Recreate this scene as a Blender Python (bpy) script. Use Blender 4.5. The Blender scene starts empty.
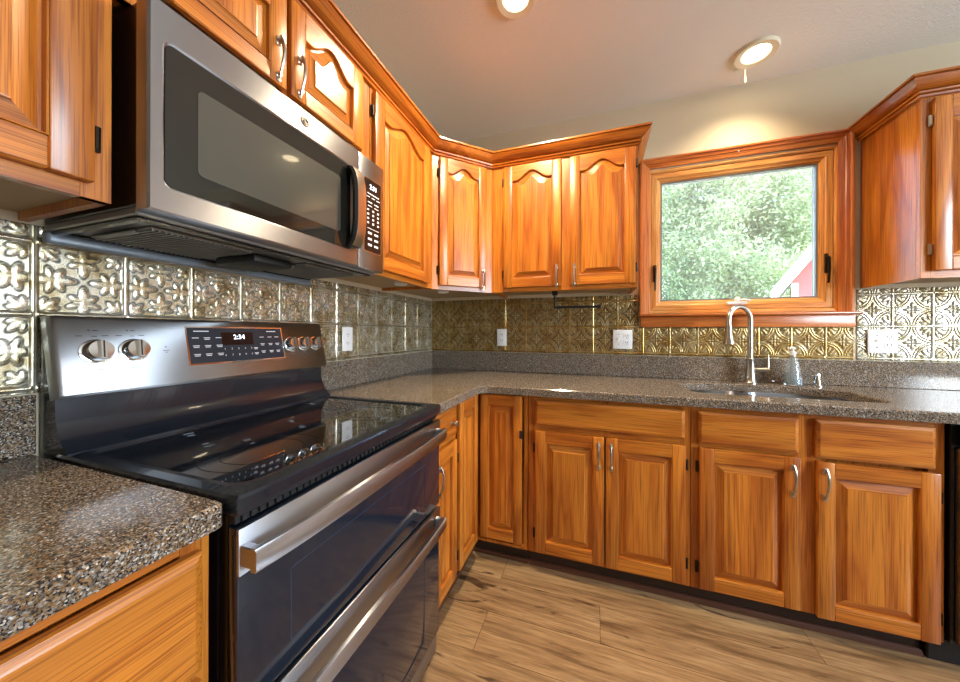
import bpy, bmesh, math, random
import numpy as np
from mathutils import Vector, Matrix
random.seed(7); rng = np.random.default_rng(7)
S = bpy.context.scene
COL = S.collection
PI = math.pi

# ------------------------------------------------------------------ camera
cam_d = bpy.data.cameras.new('camera'); cam = bpy.data.objects.new('camera', cam_d); COL.objects.link(cam)
cam.location = (1.2021, -2.1925, 1.1876)
cam_d.sensor_width = 36.0
cam_d.lens = 319.752 / 960 * 36
cam_d.shift_x = -(489.2247 - 480) / 960
cam_d.shift_y = (332.3994 - 341) / 960
cam_d.clip_start = 0.02
cam.rotation_euler = (Matrix.Rotation(math.radians(18.5021), 4, 'Z') @ Matrix.Rotation(PI / 2, 4, 'X')
                      @ Matrix.Rotation(math.radians(0.1635), 4, 'Z')).to_euler()
S.camera = cam

# ------------------------------------------------------------------ world, sun, daylight, exposure
W = bpy.data.worlds.new('sky'); S.world = W; W.use_nodes = True
wn = W.node_tree.nodes; wl = W.node_tree.links; wn.clear()
sky = wn.new('ShaderNodeTexSky'); sky.sky_type = 'NISHITA'; sky.sun_disc = False
sky.sun_elevation = math.radians(50); sky.sun_rotation = math.radians(160); sky.dust_density = 2.0
bg = wn.new('ShaderNodeBackground'); bg.inputs[1].default_value = 1.8
wo = wn.new('ShaderNodeOutputWorld'); wl.new(sky.outputs[0], bg.inputs[0]); wl.new(bg.outputs[0], wo.inputs[0])

def lamp(name, kind, loc, energy, color=(1, 1, 1), look=None, **kw):
    d = bpy.data.lights.new(name, kind); d.energy = energy; d.color = color
    for k, v in kw.items(): setattr(d, k, v)
    o = bpy.data.objects.new(name, d); COL.objects.link(o); o.location = loc
    if look is not None:
        o.rotation_euler = (Vector(look) - Vector(loc)).to_track_quat('-Z', 'Y').to_euler()
    return o
lamp('sun', 'SUN', (10, 1.5, 12), 20.0, (1, .96, .88), (0, 0, 0), angle=math.radians(0.6))
# daylight that comes in through the patio door and the side window behind the photographer
lamp('side_window_daylight', 'AREA', (4.46, -1.85, 1.55), 70, (.76, .88, 1.0), (0, -1.85, 1.55), shape='RECTANGLE', size=1.6, size_y=1.1)
VS = S.view_settings
S.display_settings.display_device = 'sRGB'
VS.view_transform = 'Standard'; VS.look = 'None'; VS.gamma = 1.0; VS.use_curve_mapping = False
VS.exposure = 0.6

# ------------------------------------------------------------------ materials
def lin(c):
    return tuple(((v / 12.92) if v <= .04045 else ((v + .055) / 1.055) ** 2.4) for v in [x / 255 for x in c]) + (1,)
def newmat(name):
    m = bpy.data.materials.new(name); m.use_nodes = True
    nt = m.node_tree; b = nt.nodes['Principled BSDF']
    return m, nt, b
def simple(name, col, rough=.5, metal=0, coat=0, spec=.5, emit=None, estr=0, aniso=0):
    m, nt, b = newmat(name)
    b.inputs['Base Color'].default_value = lin(col); b.inputs['Roughness'].default_value = rough
    b.inputs['Metallic'].default_value = metal; b.inputs['Coat Weight'].default_value = coat
    b.inputs['Specular IOR Level'].default_value = spec; b.inputs['Anisotropic'].default_value = aniso
    if emit: b.inputs['Emission Color'].default_value = lin(emit); b.inputs['Emission Strength'].default_value = estr
    return m
def N(nt, kind, **kw):
    n = nt.nodes.new('ShaderNode' + kind)
    for k, v in kw.items():
        if k in n.inputs.keys(): n.inputs[k].default_value = v
        else: setattr(n, k, v)
    return n
def ramp(nt, stops, src=None):
    r = nt.nodes.new('ShaderNodeValToRGB'); e = r.color_ramp.elements
    while len(e) < len(stops): e.new(.5)
    for i, (p, c) in enumerate(stops): e[i].position = p; e[i].color = c if len(c) == 4 else lin(c)
    if src: nt.links.new(src, r.inputs[0])
    return r
def coords(nt, scale, rot=(0, 0, 0), rand=True):
    tc = N(nt, 'TexCoord'); mp = N(nt, 'Mapping'); mp.inputs['Scale'].default_value = scale; mp.inputs['Rotation'].default_value = rot
    if rand:
        oi = N(nt, 'ObjectInfo'); mul = N(nt, 'Math', operation='MULTIPLY'); mul.inputs[1].default_value = 37.0
        nt.links.new(oi.outputs['Random'], mul.inputs[0])
        ad = N(nt, 'VectorMath', operation='ADD'); nt.links.new(tc.outputs['Object'], ad.inputs[0]); nt.links.new(mul.outputs[0], ad.inputs[1])
        nt.links.new(ad.outputs[0], mp.inputs['Vector'])
    else: nt.links.new(tc.outputs['Object'], mp.inputs['Vector'])
    return mp.outputs[0]
def bump(nt, b, src, strength, dist=.002):
    n = N(nt, 'Bump'); n.inputs['Strength'].default_value = strength; n.inputs['Distance'].default_value = dist
    nt.links.new(src, n.inputs['Height']); nt.links.new(n.outputs[0], b.inputs['Normal'])

def oak(name, axis, tones, rough=.33, coat=.25):
    """open-grained oak: ring figure + fine dark pores, both stretched along the local grain axis"""
    m, nt, b = newmat(name); L = nt.links.new
    k = {'X': 0, 'Y': 1, 'Z': 2}[axis]
    def sc(a, l): return tuple(l if i == k else a for i in range(3))
    fig = N(nt, 'TexNoise', Scale=1.0, Detail=3.0, Roughness=.45, Distortion=.6); L(coords(nt, sc(9, .9)), fig.inputs['Vector'])
    mul = N(nt, 'Math', operation='MULTIPLY'); mul.inputs[1].default_value = 7; L(fig.outputs[0], mul.inputs[0])
    fr = N(nt, 'Math', operation='PINGPONG'); fr.inputs[1].default_value = 1; L(mul.outputs[0], fr.inputs[0])
    pore = N(nt, 'TexNoise', Scale=1.0, Detail=2.0, Roughness=.6); L(coords(nt, sc(330, 4.5)), pore.inputs['Vector'])
    tone = N(nt, 'TexNoise', Scale=1.0, Detail=2.0); L(coords(nt, sc(16, 1.0)), tone.inputs['Vector'])
    c = ramp(nt, [(.0, tones[0]), (.35, tones[1]), (.75, tones[2]), (1, tones[2])], fr.outputs[0])
    t2 = ramp(nt, [(.3, (225, 225, 225)), (.7, (255, 255, 255))], tone.outputs[0])
    mx = N(nt, 'Mix', data_type='RGBA', blend_type='MULTIPLY'); mx.inputs[0].default_value = 1
    L(c.outputs[0], mx.inputs[6]); L(t2.outputs[0], mx.inputs[7])
    p2 = ramp(nt, [(.36, (175, 150, 125)), (.52, (255, 255, 255))], pore.outputs[0])
    mx2 = N(nt, 'Mix', data_type='RGBA', blend_type='MULTIPLY'); mx2.inputs[0].default_value = .8
    L(mx.outputs[2], mx2.inputs[6]); L(p2.outputs[0], mx2.inputs[7])
    L(mx2.outputs[2], b.inputs['Base Color'])
    b.inputs['Roughness'].default_value = rough; b.inputs['Coat Weight'].default_value = coat; b.inputs['Coat Roughness'].default_value = .18
    bump(nt, b, pore.outputs[0], .12, .001)
    return m
OAKT = [(176, 94, 26), (198, 114, 34), (212, 130, 44)]
OAK_Z = oak('honey_oak_upright', 'Z', OAKT); OAK_X = oak('honey_oak_level', 'X', OAKT); OAK_Y = oak('honey_oak_deep', 'Y', OAKT)
PINET = [(226, 148, 70), (236, 164, 84), (242, 178, 100)]
PINE_Z = oak('window_pine_upright', 'Z', PINET, .35, .2); PINE_X = oak('window_pine_level', 'X', PINET, .35, .2)
CASET = [(192, 98, 38), (208, 116, 50), (216, 128, 60)]
CASE_Z = oak('casing_oak_upright', 'Z', CASET, .3, .3); CASE_X = oak('casing_oak_level', 'X', CASET, .3, .3)
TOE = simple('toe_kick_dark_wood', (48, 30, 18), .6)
SHOE = simple('stained_shoe_moulding', (84, 48, 28), .45)
PLY = simple('pale_plywood_underside', (176, 150, 116), .6)

def granite():
    m, nt, b = newmat('speckled_granite'); L = nt.links.new
    v = N(nt, 'TexVoronoi', Scale=480.0); L(coords(nt, (1, 1, 1), rand=False), v.inputs['Vector'])
    sep = N(nt, 'SeparateColor'); L(v.outputs['Color'], sep.inputs[0])
    n2 = N(nt, 'TexNoise', Scale=230.0, Detail=4.0, Roughness=.7); L(coords(nt, (1, 1, 1), rand=False), n2.inputs['Vector'])
    r = ramp(nt, [(0, (38, 38, 42)), (.16, (84, 80, 78)), (.32, (130, 120, 108)), (.50, (150, 120, 84)), (.76, (164, 160, 154)), (.94, (216, 214, 210))], sep.outputs[0])
    r.color_ramp.interpolation = 'CONSTANT'
    r2 = ramp(nt, [(.35, (120, 112, 104)), (.65, (255, 255, 255))], n2.outputs[0])
    mx = N(nt, 'Mix', data_type='RGBA', blend_type='MULTIPLY'); mx.inputs[0].default_value = .9
    L(r.outputs[0], mx.inputs[6]); L(r2.outputs[0], mx.inputs[7]); L(mx.outputs[2], b.inputs['Base Color'])
    b.inputs['Roughness'].default_value = .11; b.inputs['Coat Weight'].default_value = 0; b.inputs['Coat Roughness'].default_value = .06
    return m
GRANITE = granite()

def tin(name, tones):
    m, nt, b = newmat(name); L = nt.links.new
    at = N(nt, 'Attribute', attribute_name='patina')
    n = N(nt, 'TexNoise', Scale=14.0, Detail=5.0, Roughness=.65); L(coords(nt, (1, 1, 1), rand=False), n.inputs['Vector'])
    base = ramp(nt, [(.3, tones[0]), (.46, tones[1]), (.62, tones[2])], n.outputs[0])
    mx = N(nt, 'Mix', data_type='RGBA'); L(at.outputs['Fac'], mx.inputs[0]); L(base.outputs[0], mx.inputs[6]); mx.inputs[7].default_value = lin((38, 25, 10))
    L(mx.outputs[2], b.inputs['Base Color'])
    mm = N(nt, 'MapRange'); mm.inputs[3].default_value = .85; mm.inputs[4].default_value = 0; L(at.outputs['Fac'], mm.inputs[0]); L(mm.outputs[0], b.inputs['Metallic'])
    mr = N(nt, 'MapRange'); mr.inputs[3].default_value = .24; mr.inputs[4].default_value = .6; L(at.outputs['Fac'], mr.inputs[0]); L(mr.outputs[0], b.inputs['Roughness'])
    return m
TIN = tin('antiqued_silver_tin', [(140, 116, 70), (192, 182, 152), (220, 216, 204)])
TIN_WARM_REFLECT = tin('antiqued_tin_oak_reflection', [(142, 104, 48), (182, 148, 84), (206, 184, 134)])  # same silver tin, with the warm oak reflection painted into its tones

def steel(name, col=(172, 175, 182), rough=.38, axis='X'):
    m, nt, b = newmat(name); L = nt.links.new
    sc = {'X': (3, 500, 500), 'Y': (500, 3, 500), 'Z': (500, 500, 3)}[axis]
    n = N(nt, 'TexNoise', Scale=1.0, Detail=2.0); L(coords(nt, sc, rand=False), n.inputs['Vector'])
    mr = N(nt, 'MapRange'); mr.inputs[3].default_value = rough - .05; mr.inputs[4].default_value = rough + .07
    L(n.outputs[0], mr.inputs[0]); L(mr.outputs[0], b.inputs['Roughness'])
    b.inputs['Base Color'].default_value = lin(col); b.inputs['Metallic'].default_value = 1
    b.inputs['Anisotropic'].default_value = .9; b.inputs['Anisotropic Rotation'].default_value = .25
    bump(nt, b, n.outputs[0], .02, .0005)
    return m
STEEL = steel('brushed_stainless', axis='Y')
STEEL_D = steel('brushed_stainless_door', (196, 184, 172), .42, 'X')
NICKEL = simple('satin_nickel', (188, 182, 172), .28, 1)
CHROME = simple('polished_chrome', (220, 220, 220), .1, 1)
DARKMETAL = simple('dark_bronze_hinge', (52, 44, 36), .4, .8)
BLACK = simple('black_enamel', (16, 16, 18), .25)
BLACKMAT = simple('black_plastic', (18, 18, 19), .55)
SLATE = simple('slate_black_enamel', (28, 34, 44), .24, .3, .4)
GLASSBLK = simple('black_ceramic_glass', (6, 7, 9), .03, 0, 1.0); GLASSBLK.node_tree.nodes['Principled BSDF'].inputs['IOR'].default_value = 1.9
OVENGLASS = simple('tinted_oven_glass', (27, 34, 45), .10, 0, .2, .45)
MWGLASS = simple('tinted_microwave_glass', (34, 34, 30), .07, .25, .8)
MWMESH = simple('microwave_window_mesh', (84, 84, 78), .18, .35, .6)
GREYLINE = simple('grey_print', (120, 126, 134), .4)
RINGLINE = simple('burner_ring_print', (22, 23, 25), .1)
WHITEPRINT = simple('white_print', (226, 230, 236), .5)
PRINTDARK = simple('dark_print', (52, 50, 48), .5)
DIGIT = simple('lit_digits', (235, 240, 245), .4, emit=(235, 242, 255), estr=2.2)
DISPLAY = simple('dark_display', (30, 12, 12), .15)
FILTER = simple('greasy_mesh_filter', (140, 140, 138), .45, .6); UNDER = simple('dull_grey_steel', (150, 150, 150), .35, .6); RAILG = simple('blue_grey_enamel', (128, 140, 154), .35, .2); HOUSING = simple('dark_brown_enamel', (44, 28, 20), .3)
WHITE = simple('white_plastic', (236, 236, 238), .35)
SLOT = simple('socket_slot', (60, 56, 54), .6)
IVORY = simple('ivory_trim', (226, 216, 188), .5)
PUTTY = simple('window_gasket_grey', (128, 130, 128), .5)
SOAPWRAP = None

def wallpaint():
    m, nt, b = newmat('greige_wall_paint'); L = nt.links.new
    b.inputs['Base Color'].default_value = lin((206, 192, 164)); b.inputs['Roughness'].default_value = .7
    n = N(nt, 'TexNoise', Scale=160.0, Detail=3.0); L(coords(nt, (1, 1, 1), rand=False), n.inputs['Vector'])
    bump(nt, b, n.outputs[0], .12, .002); return m
PAINT = wallpaint()
def ceilpaint():
    m, nt, b = newmat('orange_peel_ceiling'); L = nt.links.new
    b.inputs['Base Color'].default_value = lin((228, 224, 215)); b.inputs['Roughness'].default_value = .75
    n = N(nt, 'TexNoise', Scale=90.0, Detail=4.0, Roughness=.6); L(coords(nt, (1, 1, 1), rand=False), n.inputs['Vector'])
    bump(nt, b, n.outputs[0], .5, .006); return m
CEIL = ceilpaint()
def floormat():
    m, nt, b = newmat('wood_look_plank_floor'); L = nt.links.new
    tc = N(nt, 'TexCoord')
    br = N(nt, 'TexBrick', Scale=1.0); br.offset = .37; br.inputs['Brick Width'].default_value = 1.22; br.inputs['Row Height'].default_value = .18
    br.inputs['Mortar Size'].default_value = .0012; br.inputs['Mortar Smooth'].default_value = 0; br.inputs['Bias'].default_value = 0
    br.inputs['Color1'].default_value = (0, 0, 0, 1); br.inputs['Color2'].default_value = (1, 1, 1, 1); br.inputs['Mortar'].default_value = (.5, .5, .5, 1)
    L(tc.outputs['Object'], br.inputs['Vector'])
    mul = N(nt, 'VectorMath', operation='SCALE'); mul.inputs['Scale'].default_value = 9.0; L(br.outputs['Color'], mul.inputs[0])
    ad = N(nt, 'VectorMath', operation='ADD'); L(tc.outputs['Object'], ad.inputs[0]); L(mul.outputs[0], ad.inputs[1])
    def st(sx, sy):
        mp = N(nt, 'Mapping'); mp.inputs['Scale'].default_value = (sx, sy, 1); L(ad.outputs[0], mp.inputs['Vector']); return mp.outputs[0]
    a = N(nt, 'TexNoise', Scale=1.0, Detail=5.0, Roughness=.6, Distortion=.5); L(st(2.2, 22), a.inputs['Vector'])
    f = N(nt, 'TexNoise', Scale=1.0, Detail=3.0, Roughness=.6); L(st(8, 150), f.inputs['Vector'])
    kn = N(nt, 'TexNoise', Scale=1.0, Detail=3.0, Roughness=.55, Distortion=1.2); L(st(3.6, 15), kn.inputs['Vector'])
    c = ramp(nt, [(.28, (104, 78, 52)), (.47, (150, 119, 83)), (.72, (174, 145, 106))], a.outputs[0])
    f2 = ramp(nt, [(.3, (205, 200, 195)), (.6, (255, 255, 255))], f.outputs[0])
    m1 = N(nt, 'Mix', data_type='RGBA', blend_type='MULTIPLY'); m1.inputs[0].default_value = 1; L(c.outputs[0], m1.inputs[6]); L(f2.outputs[0], m1.inputs[7])
    k2 = ramp(nt, [(.62, (0, 0, 0, 1)), (.71, (1, 1, 1, 1))], kn.outputs[0])
    m2 = N(nt, 'Mix', data_type='RGBA'); L(k2.outputs[0], m2.inputs[0]); L(m1.outputs[2], m2.inputs[6]); m2.inputs[7].default_value = lin((70, 50, 34))
    m3 = N(nt, 'Mix', data_type='RGBA', blend_type='MULTIPLY'); m3.inputs[7].default_value = lin((178, 165, 150)); L(br.outputs['Fac'], m3.inputs[0]); L(m2.outputs[2], m3.inputs[6])
    L(m3.outputs[2], b.inputs['Base Color']); b.inputs['Roughness'].default_value = .38
    bump(nt, b, f.outputs[0], .08, .001)
    return m
FLOOR = floormat()
def paneglass():
    m = bpy.data.materials.new('window_glass'); m.use_nodes = True; nt = m.node_tree; nt.nodes.clear(); L = nt.links.new
    t = N(nt, 'BsdfTransparent'); t.inputs[0].default_value = (.96, .98, .98, 1); g = N(nt, 'BsdfGlossy'); g.inputs['Roughness'].default_value = .02
    fr = N(nt, 'Fresnel', IOR=1.45); mx = N(nt, 'MixShader'); o = N(nt, 'OutputMaterial')
    L(fr.outputs[0], mx.inputs[0]); L(t.outputs[0], mx.inputs[1]); L(g.outputs[0], mx.inputs[2]); L(mx.outputs[0], o.inputs[0]); return m
PANE = paneglass()
def screenmat():
    m = bpy.data.materials.new('fine_grey_insect_screen'); m.use_nodes = True; nt = m.node_tree; nt.nodes.clear(); L = nt.links.new
    t = N(nt, 'BsdfTransparent'); d = N(nt, 'BsdfDiffuse'); d.inputs[0].default_value = lin((150, 154, 156)); mx = N(nt, 'MixShader'); mx.inputs[0].default_value = .28
    o = N(nt, 'OutputMaterial'); L(t.outputs[0], mx.inputs[1]); L(d.outputs[0], mx.inputs[2]); L(mx.outputs[0], o.inputs[0]); return m
SCREEN = screenmat()
def clearplastic(name, col, tr=.85):
    m, nt, b = newmat(name); b.inputs['Base Color'].default_value = lin(col); b.inputs['Transmission Weight'].default_value = tr
    b.inputs['Roughness'].default_value = .08; b.inputs['IOR'].default_value = 1.35; return m
BOTTLE = clearplastic('clear_soap_bottle_plastic', (232, 240, 244)); BLUELIQ = clearplastic('blue_dish_soap', (96, 150, 176), .5)
def leafmat():
    m, nt, b = newmat('tree_leaves'); L = nt.links.new
    n = N(nt, 'TexNoise', Scale=1.3, Detail=3.0); L(coords(nt, (1, 1, 1), rand=False), n.inputs['Vector'])
    r = ramp(nt, [(.3, (120, 146, 116)), (.55, (160, 180, 146)), (.75, (192, 206, 172))], n.outputs[0]); L(r.outputs[0], b.inputs['Base Color'])
    b.inputs['Roughness'].default_value = .5; b.inputs['Subsurface Weight'].default_value = 0
    tr = N(nt, 'BsdfTranslucent'); L(r.outputs[0], tr.inputs[0]); mx = N(nt, 'MixShader'); mx.inputs[0].default_value = .35
    o = nt.nodes['Material Output']; L(b.outputs[0], mx.inputs[1]); L(tr.outputs[0], mx.inputs[2]); L(mx.outputs[0], o.inputs[0]); return m
LEAF = leafmat()
BARK = simple('tree_bark', (84, 70, 58), .9)
LAWN = simple('mown_lawn', (120, 150, 84), .9)
BARNRED = simple('faded_red_siding', (176, 84, 88), .8); BARNTRIM = simple('white_painted_trim', (232, 234, 236), .6)
ROOFING = simple('grey_roof_shingle', (150, 152, 156), .9)
LENS = simple('lamp_lens', (255, 244, 220), .4, emit=(255, 232, 190), estr=14)

# ------------------------------------------------------------------ mesh helpers
class MB:
    def __init__(s): s.v = []; s.f = []; s.m = []; s.sm = []; s.flat = False
    def add(s, vs, fs, mat=0):
        o = len(s.v); s.v += [tuple(v) for v in vs]; s.f += [tuple(i + o for i in f) for f in fs]
        s.m += ([mat] * len(fs)) if isinstance(mat, int) else list(mat); s.sm += [not s.flat] * len(fs); return s
    def bm(s, bm, mat=0):
        bm.verts.index_update(); s.add([v.co[:] for v in bm.verts], [[v.index for v in f.verts] for f in bm.faces], mat); bm.free(); return s
    def box(s, x0, x1, y0, y1, z0, z1, mat=0, bev=0, seg=1):
        b = bmesh.new(); bmesh.ops.create_cube(b, size=1)
        for v in b.verts: v.co = Vector(((x0 + x1) / 2 + v.co.x * (x1 - x0), (y0 + y1) / 2 + v.co.y * (y1 - y0), (z0 + z1) / 2 + v.co.z * (z1 - z0)))
        if bev: bmesh.ops.bevel(b, geom=b.edges[:], offset=bev, segments=seg, profile=.5, affect='EDGES')
        was = s.flat; s.flat = True; s.bm(b, mat); s.flat = was; return s
    def tube(s, pts, r, seg=10, mat=0, caps=True, flat=1.0):
        pts = [Vector(p) for p in pts]; n = len(pts); vs = []; fs = []
        rs = r if isinstance(r, (list, tuple)) else [r] * n
        up = None
        for i, p in enumerate(pts):
            t = (pts[min(i + 1, n - 1)] - pts[max(i - 1, 0)]).normalized()
            if up is None: up = t.orthogonal().normalized()
            else:
                up = (up - t * up.dot(t)); up = up.normalized() if up.length > 1e-6 else t.orthogonal().normalized()
            w = t.cross(up)
            for k in range(seg):
                a = 2 * PI * k / seg; vs.append(p + up * math.cos(a) * rs[i] + w * math.sin(a) * rs[i] * flat)
        for i in range(n - 1):
            for k in range(seg):
                k2 = (k + 1) % seg; fs.append((i * seg + k, i * seg + k2, (i + 1) * seg + k2, (i + 1) * seg + k))
        if caps: fs.append(tuple(range(seg - 1, -1, -1))); fs.append(tuple((n - 1) * seg + k for k in range(seg)))
        return s.add(vs, fs, mat)
    def lathe(s, prof, org=(0, 0, 0), axis=(0, 0, 1), seg=24, mat=0, cap=True):
        a = Vector(axis).normalized(); u = a.orthogonal().normalized(); w = a.cross(u); o = Vector(org); vs = []; fs = []
        for r, h in prof:
            for k in range(seg):
                t = 2 * PI * k / seg; vs.append(o + a * h + (u * math.cos(t) + w * math.sin(t)) * r)
        for i in range(len(prof) - 1):
            for k in range(seg):
                k2 = (k + 1) % seg; fs.append((i * seg + k, i * seg + k2, (i + 1) * seg + k2, (i + 1) * seg + k))
        if cap and prof[0][0] > 1e-5: fs.append(tuple(range(seg - 1, -1, -1)))
        if cap and prof[-1][0] > 1e-5: fs.append(tuple((len(prof) - 1) * seg + k for k in range(seg)))
        return s.add(vs, fs, mat)
    def prism(s, poly, axis, d0, d1, mat=0):
        """poly in the two other axes (cyclic order after axis), extruded along axis"""
        n = len(poly)
        def P(p, d): return {'X': (d, p[0], p[1]), 'Y': (p[0], d, p[1]), 'Z': (p[0], p[1], d)}[axis]
        vs = [P(p, d0) for p in poly] + [P(p, d1) for p in poly]
        fs = [tuple(range(n)), tuple(range(2 * n - 1, n - 1, -1))] + [(i, i + n, (i + 1) % n + n, (i + 1) % n) for i in range(n)]
        return s.add(vs, fs, mat)
    def build(s, name, mats, parent=None, smooth=35, loc=None):
        me = bpy.data.meshes.new(name); me.from_pydata(s.v, [], s.f)
        mats = mats if isinstance(mats, (list, tuple)) else [mats]
        for m in mats: me.materials.append(m)
        if len(mats) > 1: me.polygons.foreach_set('material_index', s.m)
        b = bmesh.new(); b.from_mesh(me); bmesh.ops.recalc_face_normals(b, faces=b.faces[:]); b.to_mesh(me); b.free()
        if smooth:
            me.polygons.foreach_set('use_smooth', s.sm); me.set_sharp_from_angle(angle=math.radians(smooth))
        me.update()
        o = bpy.data.objects.new(name, me); COL.objects.link(o)
        if parent: o.parent = parent
        if loc: o.location = loc
        return o
def tag(o, label=None, cat=None, group=None, kind=None):
    if label: o['label'] = label
    if cat: o['category'] = cat
    if group: o['group'] = group
    if kind: o['kind'] = kind
    return o
def thing(name, label, cat, loc=(0, 0, 0), rz=0, group=None):
    o = bpy.data.objects.new(name, None); COL.objects.link(o); o.empty_display_size = .05
    o.location = loc; o.rotation_euler = (0, 0, rz); return tag(o, label, cat, group)
def copy_tree(o, parent=None):
    c = o.copy(); COL.objects.link(c)
    if parent: c.parent = parent
    for ch in o.children: copy_tree(ch, c)
    return c
def struct(o): o['kind'] = 'structure'; return o
def arc(c, r, a0, a1, n): return [(c[0] + r * math.cos(a0 + (a1 - a0) * i / n), c[1] + r * math.sin(a0 + (a1 - a0) * i / n)) for i in range(n + 1)]
def rrect(x0, x1, y0, y1, r, n=6):
    return (arc((x1 - r, y0 + r), r, -PI / 2, 0, n) + arc((x1 - r, y1 - r), r, 0, PI / 2, n) + arc((x0 + r, y1 - r), r, PI / 2, PI, n) + arc((x0 + r, y0 + r), r, PI, 1.5 * PI, n))
def offset_poly(poly, d):
    """inward offset of a counter-clockwise polygon"""
    n = len(poly); out = []
    for i in range(n):
        p0, p1, p2 = Vector(poly[i - 1]), Vector(poly[i]), Vector(poly[(i + 1) % n])
        e1 = (p1 - p0).normalized(); e2 = (p2 - p1).normalized(); n1 = Vector((-e1.y, e1.x)); n2 = Vector((-e2.y, e2.x))
        m = (n1 + n2); m = m / max(1e-6, m.dot(n1)) if m.length > 1e-6 else n1
        out.append(tuple(p1 + m * d))
    return out
def slab(mb, outer, holes, z0, z1, ch=.004, mat=0):
    """flat slab with eased top edges and optional holes (outer ccw, holes ccw)"""
    b = bmesh.new()
    def loop(poly, z): return [b.verts.new((p[0], p[1], z)) for p in poly]
    def band(A, B):
        for i in range(len(A)): b.faces.new((A[i], A[(i + 1) % len(A)], B[(i + 1) % len(B)], B[i]))
    tops = []; bots = []
    for poly, sgn in [(outer, 1)] + [(h, -1) for h in holes]:
        l0 = loop(poly, z0); l1 = loop(poly, z1 - ch); l2 = loop(offset_poly(poly, ch * sgn), z1)
        band(l0, l1); band(l1, l2); tops.append(l2); bots.append(l0)
    for loops in (tops, bots):
        es = []
        for l in loops:
            for i in range(len(l)):
                e = b.edges.get((l[i], l[(i + 1) % len(l)])); es.append(e)
        bmesh.ops.triangle_fill(b, use_beauty=True, use_dissolve=False, edges=es)
    return mb.bm(b, mat)
def text_mb(mb, txt, size, place, mat=0, depth=.0004, align='CENTER'):
    """flat lettering; place(u, v, w) maps text-plane coordinates to space"""
    c = bpy.data.curves.new('t', 'FONT'); c.body = txt; c.size = size; c.extrude = depth; c.align_x = align; c.align_y = 'CENTER'; c.resolution_u = 2
    o = bpy.data.objects.new('t', c); COL.objects.link(o); dg = bpy.context.evaluated_depsgraph_get()
    me = bpy.data.meshes.new_from_object(o.evaluated_get(dg))
    mb.add([place(*v.co) for v in me.vertices], [tuple(p.vertices) for p in me.polygons], mat)
    bpy.data.objects.remove(o); bpy.data.curves.remove(c); bpy.data.meshes.remove(me)

# ------------------------------------------------------------------ key measures (metres)
CT = .914; CTH = .038; UB = 1.43; UT = 2.205; U = .325; LEG = .592; XU = 1.408; XR = 2.505
RY0, RY1 = -1.832, -1.115           # the range, near and far side
CEILZ = 2.61; BASEF = .60; RX1 = 4.5; FY = -6.6
WX0, WX1, WZ0, WZ1 = 1.50, 2.42, 1.305, 2.19

# ------------------------------------------------------------------ room shell
m = MB().box(-.15, RX1 + .15, FY - .15, .15, -.1, 0); struct(m.build('floor', FLOOR, smooth=0))
m = MB().box(-.15, RX1 + 1.7, FY - .15, .15, CEILZ, CEILZ + .1); struct(m.build('ceiling', CEIL, smooth=0))  # runs past the right wall as an added, unseen eave that blocks the sun
m = MB().box(-.12, 0, FY - .12, .12, 0, CEILZ); struct(m.build('wall_left', PAINT, smooth=0))
m = MB(); m.box(0, WX0, 0, .12, 0, CEILZ); m.box(WX1, RX1, 0, .12, 0, CEILZ); m.box(WX0, WX1, 0, .12, 0, WZ0); m.box(WX0, WX1, 0, .12, WZ1, CEILZ)
struct(m.build('wall_back', PAINT, smooth=0))
m = MB(); m.box(RX1, RX1 + .12, FY - .12, .12, 2.12, CEILZ); m.box(RX1, RX1 + .12, -2.68, -1.02, 0, .98); m.box(RX1, RX1 + .12, -1.02, .12, 0, 2.12); m.box(RX1, RX1 + .12, FY - .12, -2.68, 0, 2.12); struct(m.build('wall_right', PAINT, smooth=0))
m = MB(); m.box(0, RX1, FY - .12, FY, 0, CEILZ); struct(m.build('wall_front', PAINT, smooth=0))

# ------------------------------------------------------------------ kitchen window
def frame_sweep(mb, x0, x1, z0, z1, prof, mats=(0, 1), bottom=True):
    """profile (inset from the outer edge, y) swept round a rectangle with mitred corners"""
    n = len(prof)
    def ring(ix): return [(x0 + ix, z0 + (ix if bottom else 0)), (x1 - ix, z0 + (ix if bottom else 0)), (x1 - ix, z1 - ix), (x0 + ix, z1 - ix)]
    rings = [[(p[0], y, p[1]) for p in ring(ix)] for ix, y in prof]
    sides = [(1, 2, mats[0]), (2, 3, mats[1]), (3, 0, mats[0])] + ([(0, 1, mats[1])] if bottom else [])
    for a, b_, mt in sides:
        for i in range(n):
            r, q = rings[i], rings[(i + 1) % n]; mb.add([r[a], r[b_], q[b_], q[a]], [(0, 1, 2, 3)], mt)
        if not bottom and a in (1, 3): mb.add([rings[i][a if a == 1 else 0] for i in range(n)], [tuple(range(n))], mt)
    return mb
win = struct(thing('window_1', None, None, (0, 0, 0)))
m = MB(); frame_sweep(m, 1.455, 2.468, 1.302, 2.254, [(0, -.001), (0, -.026), (.004, -.030), (.012, -.030), (.016, -.025), (.030, -.022), (.034, -.018), (.050, -.014), (.058, -.012), (.058, -.001)], bottom=False)
m.build('window_casing', [CASE_Z, CASE_X], win, 30)
m = MB(); frame_sweep(m, 1.502, 2.418, 1.307, 2.188, [(0, .115), (0, -.004), (.010, -.004), (.010, .0), (.018, .002), (.018, .115)]); m.build('window_jamb', [PINE_Z, PINE_X], win, 30)
sash = MB(); frame_sweep(sash, 1.521, 2.399, 1.326, 2.169, [(0, .06), (0, .008), (.004, .004), (.030, .004), (.034, .008), (.048, .012), (.052, .020), (.058, .022), (.058, .06)])
sash = sash.build('sash', [PINE_Z, PINE_X], win, 30)
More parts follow.
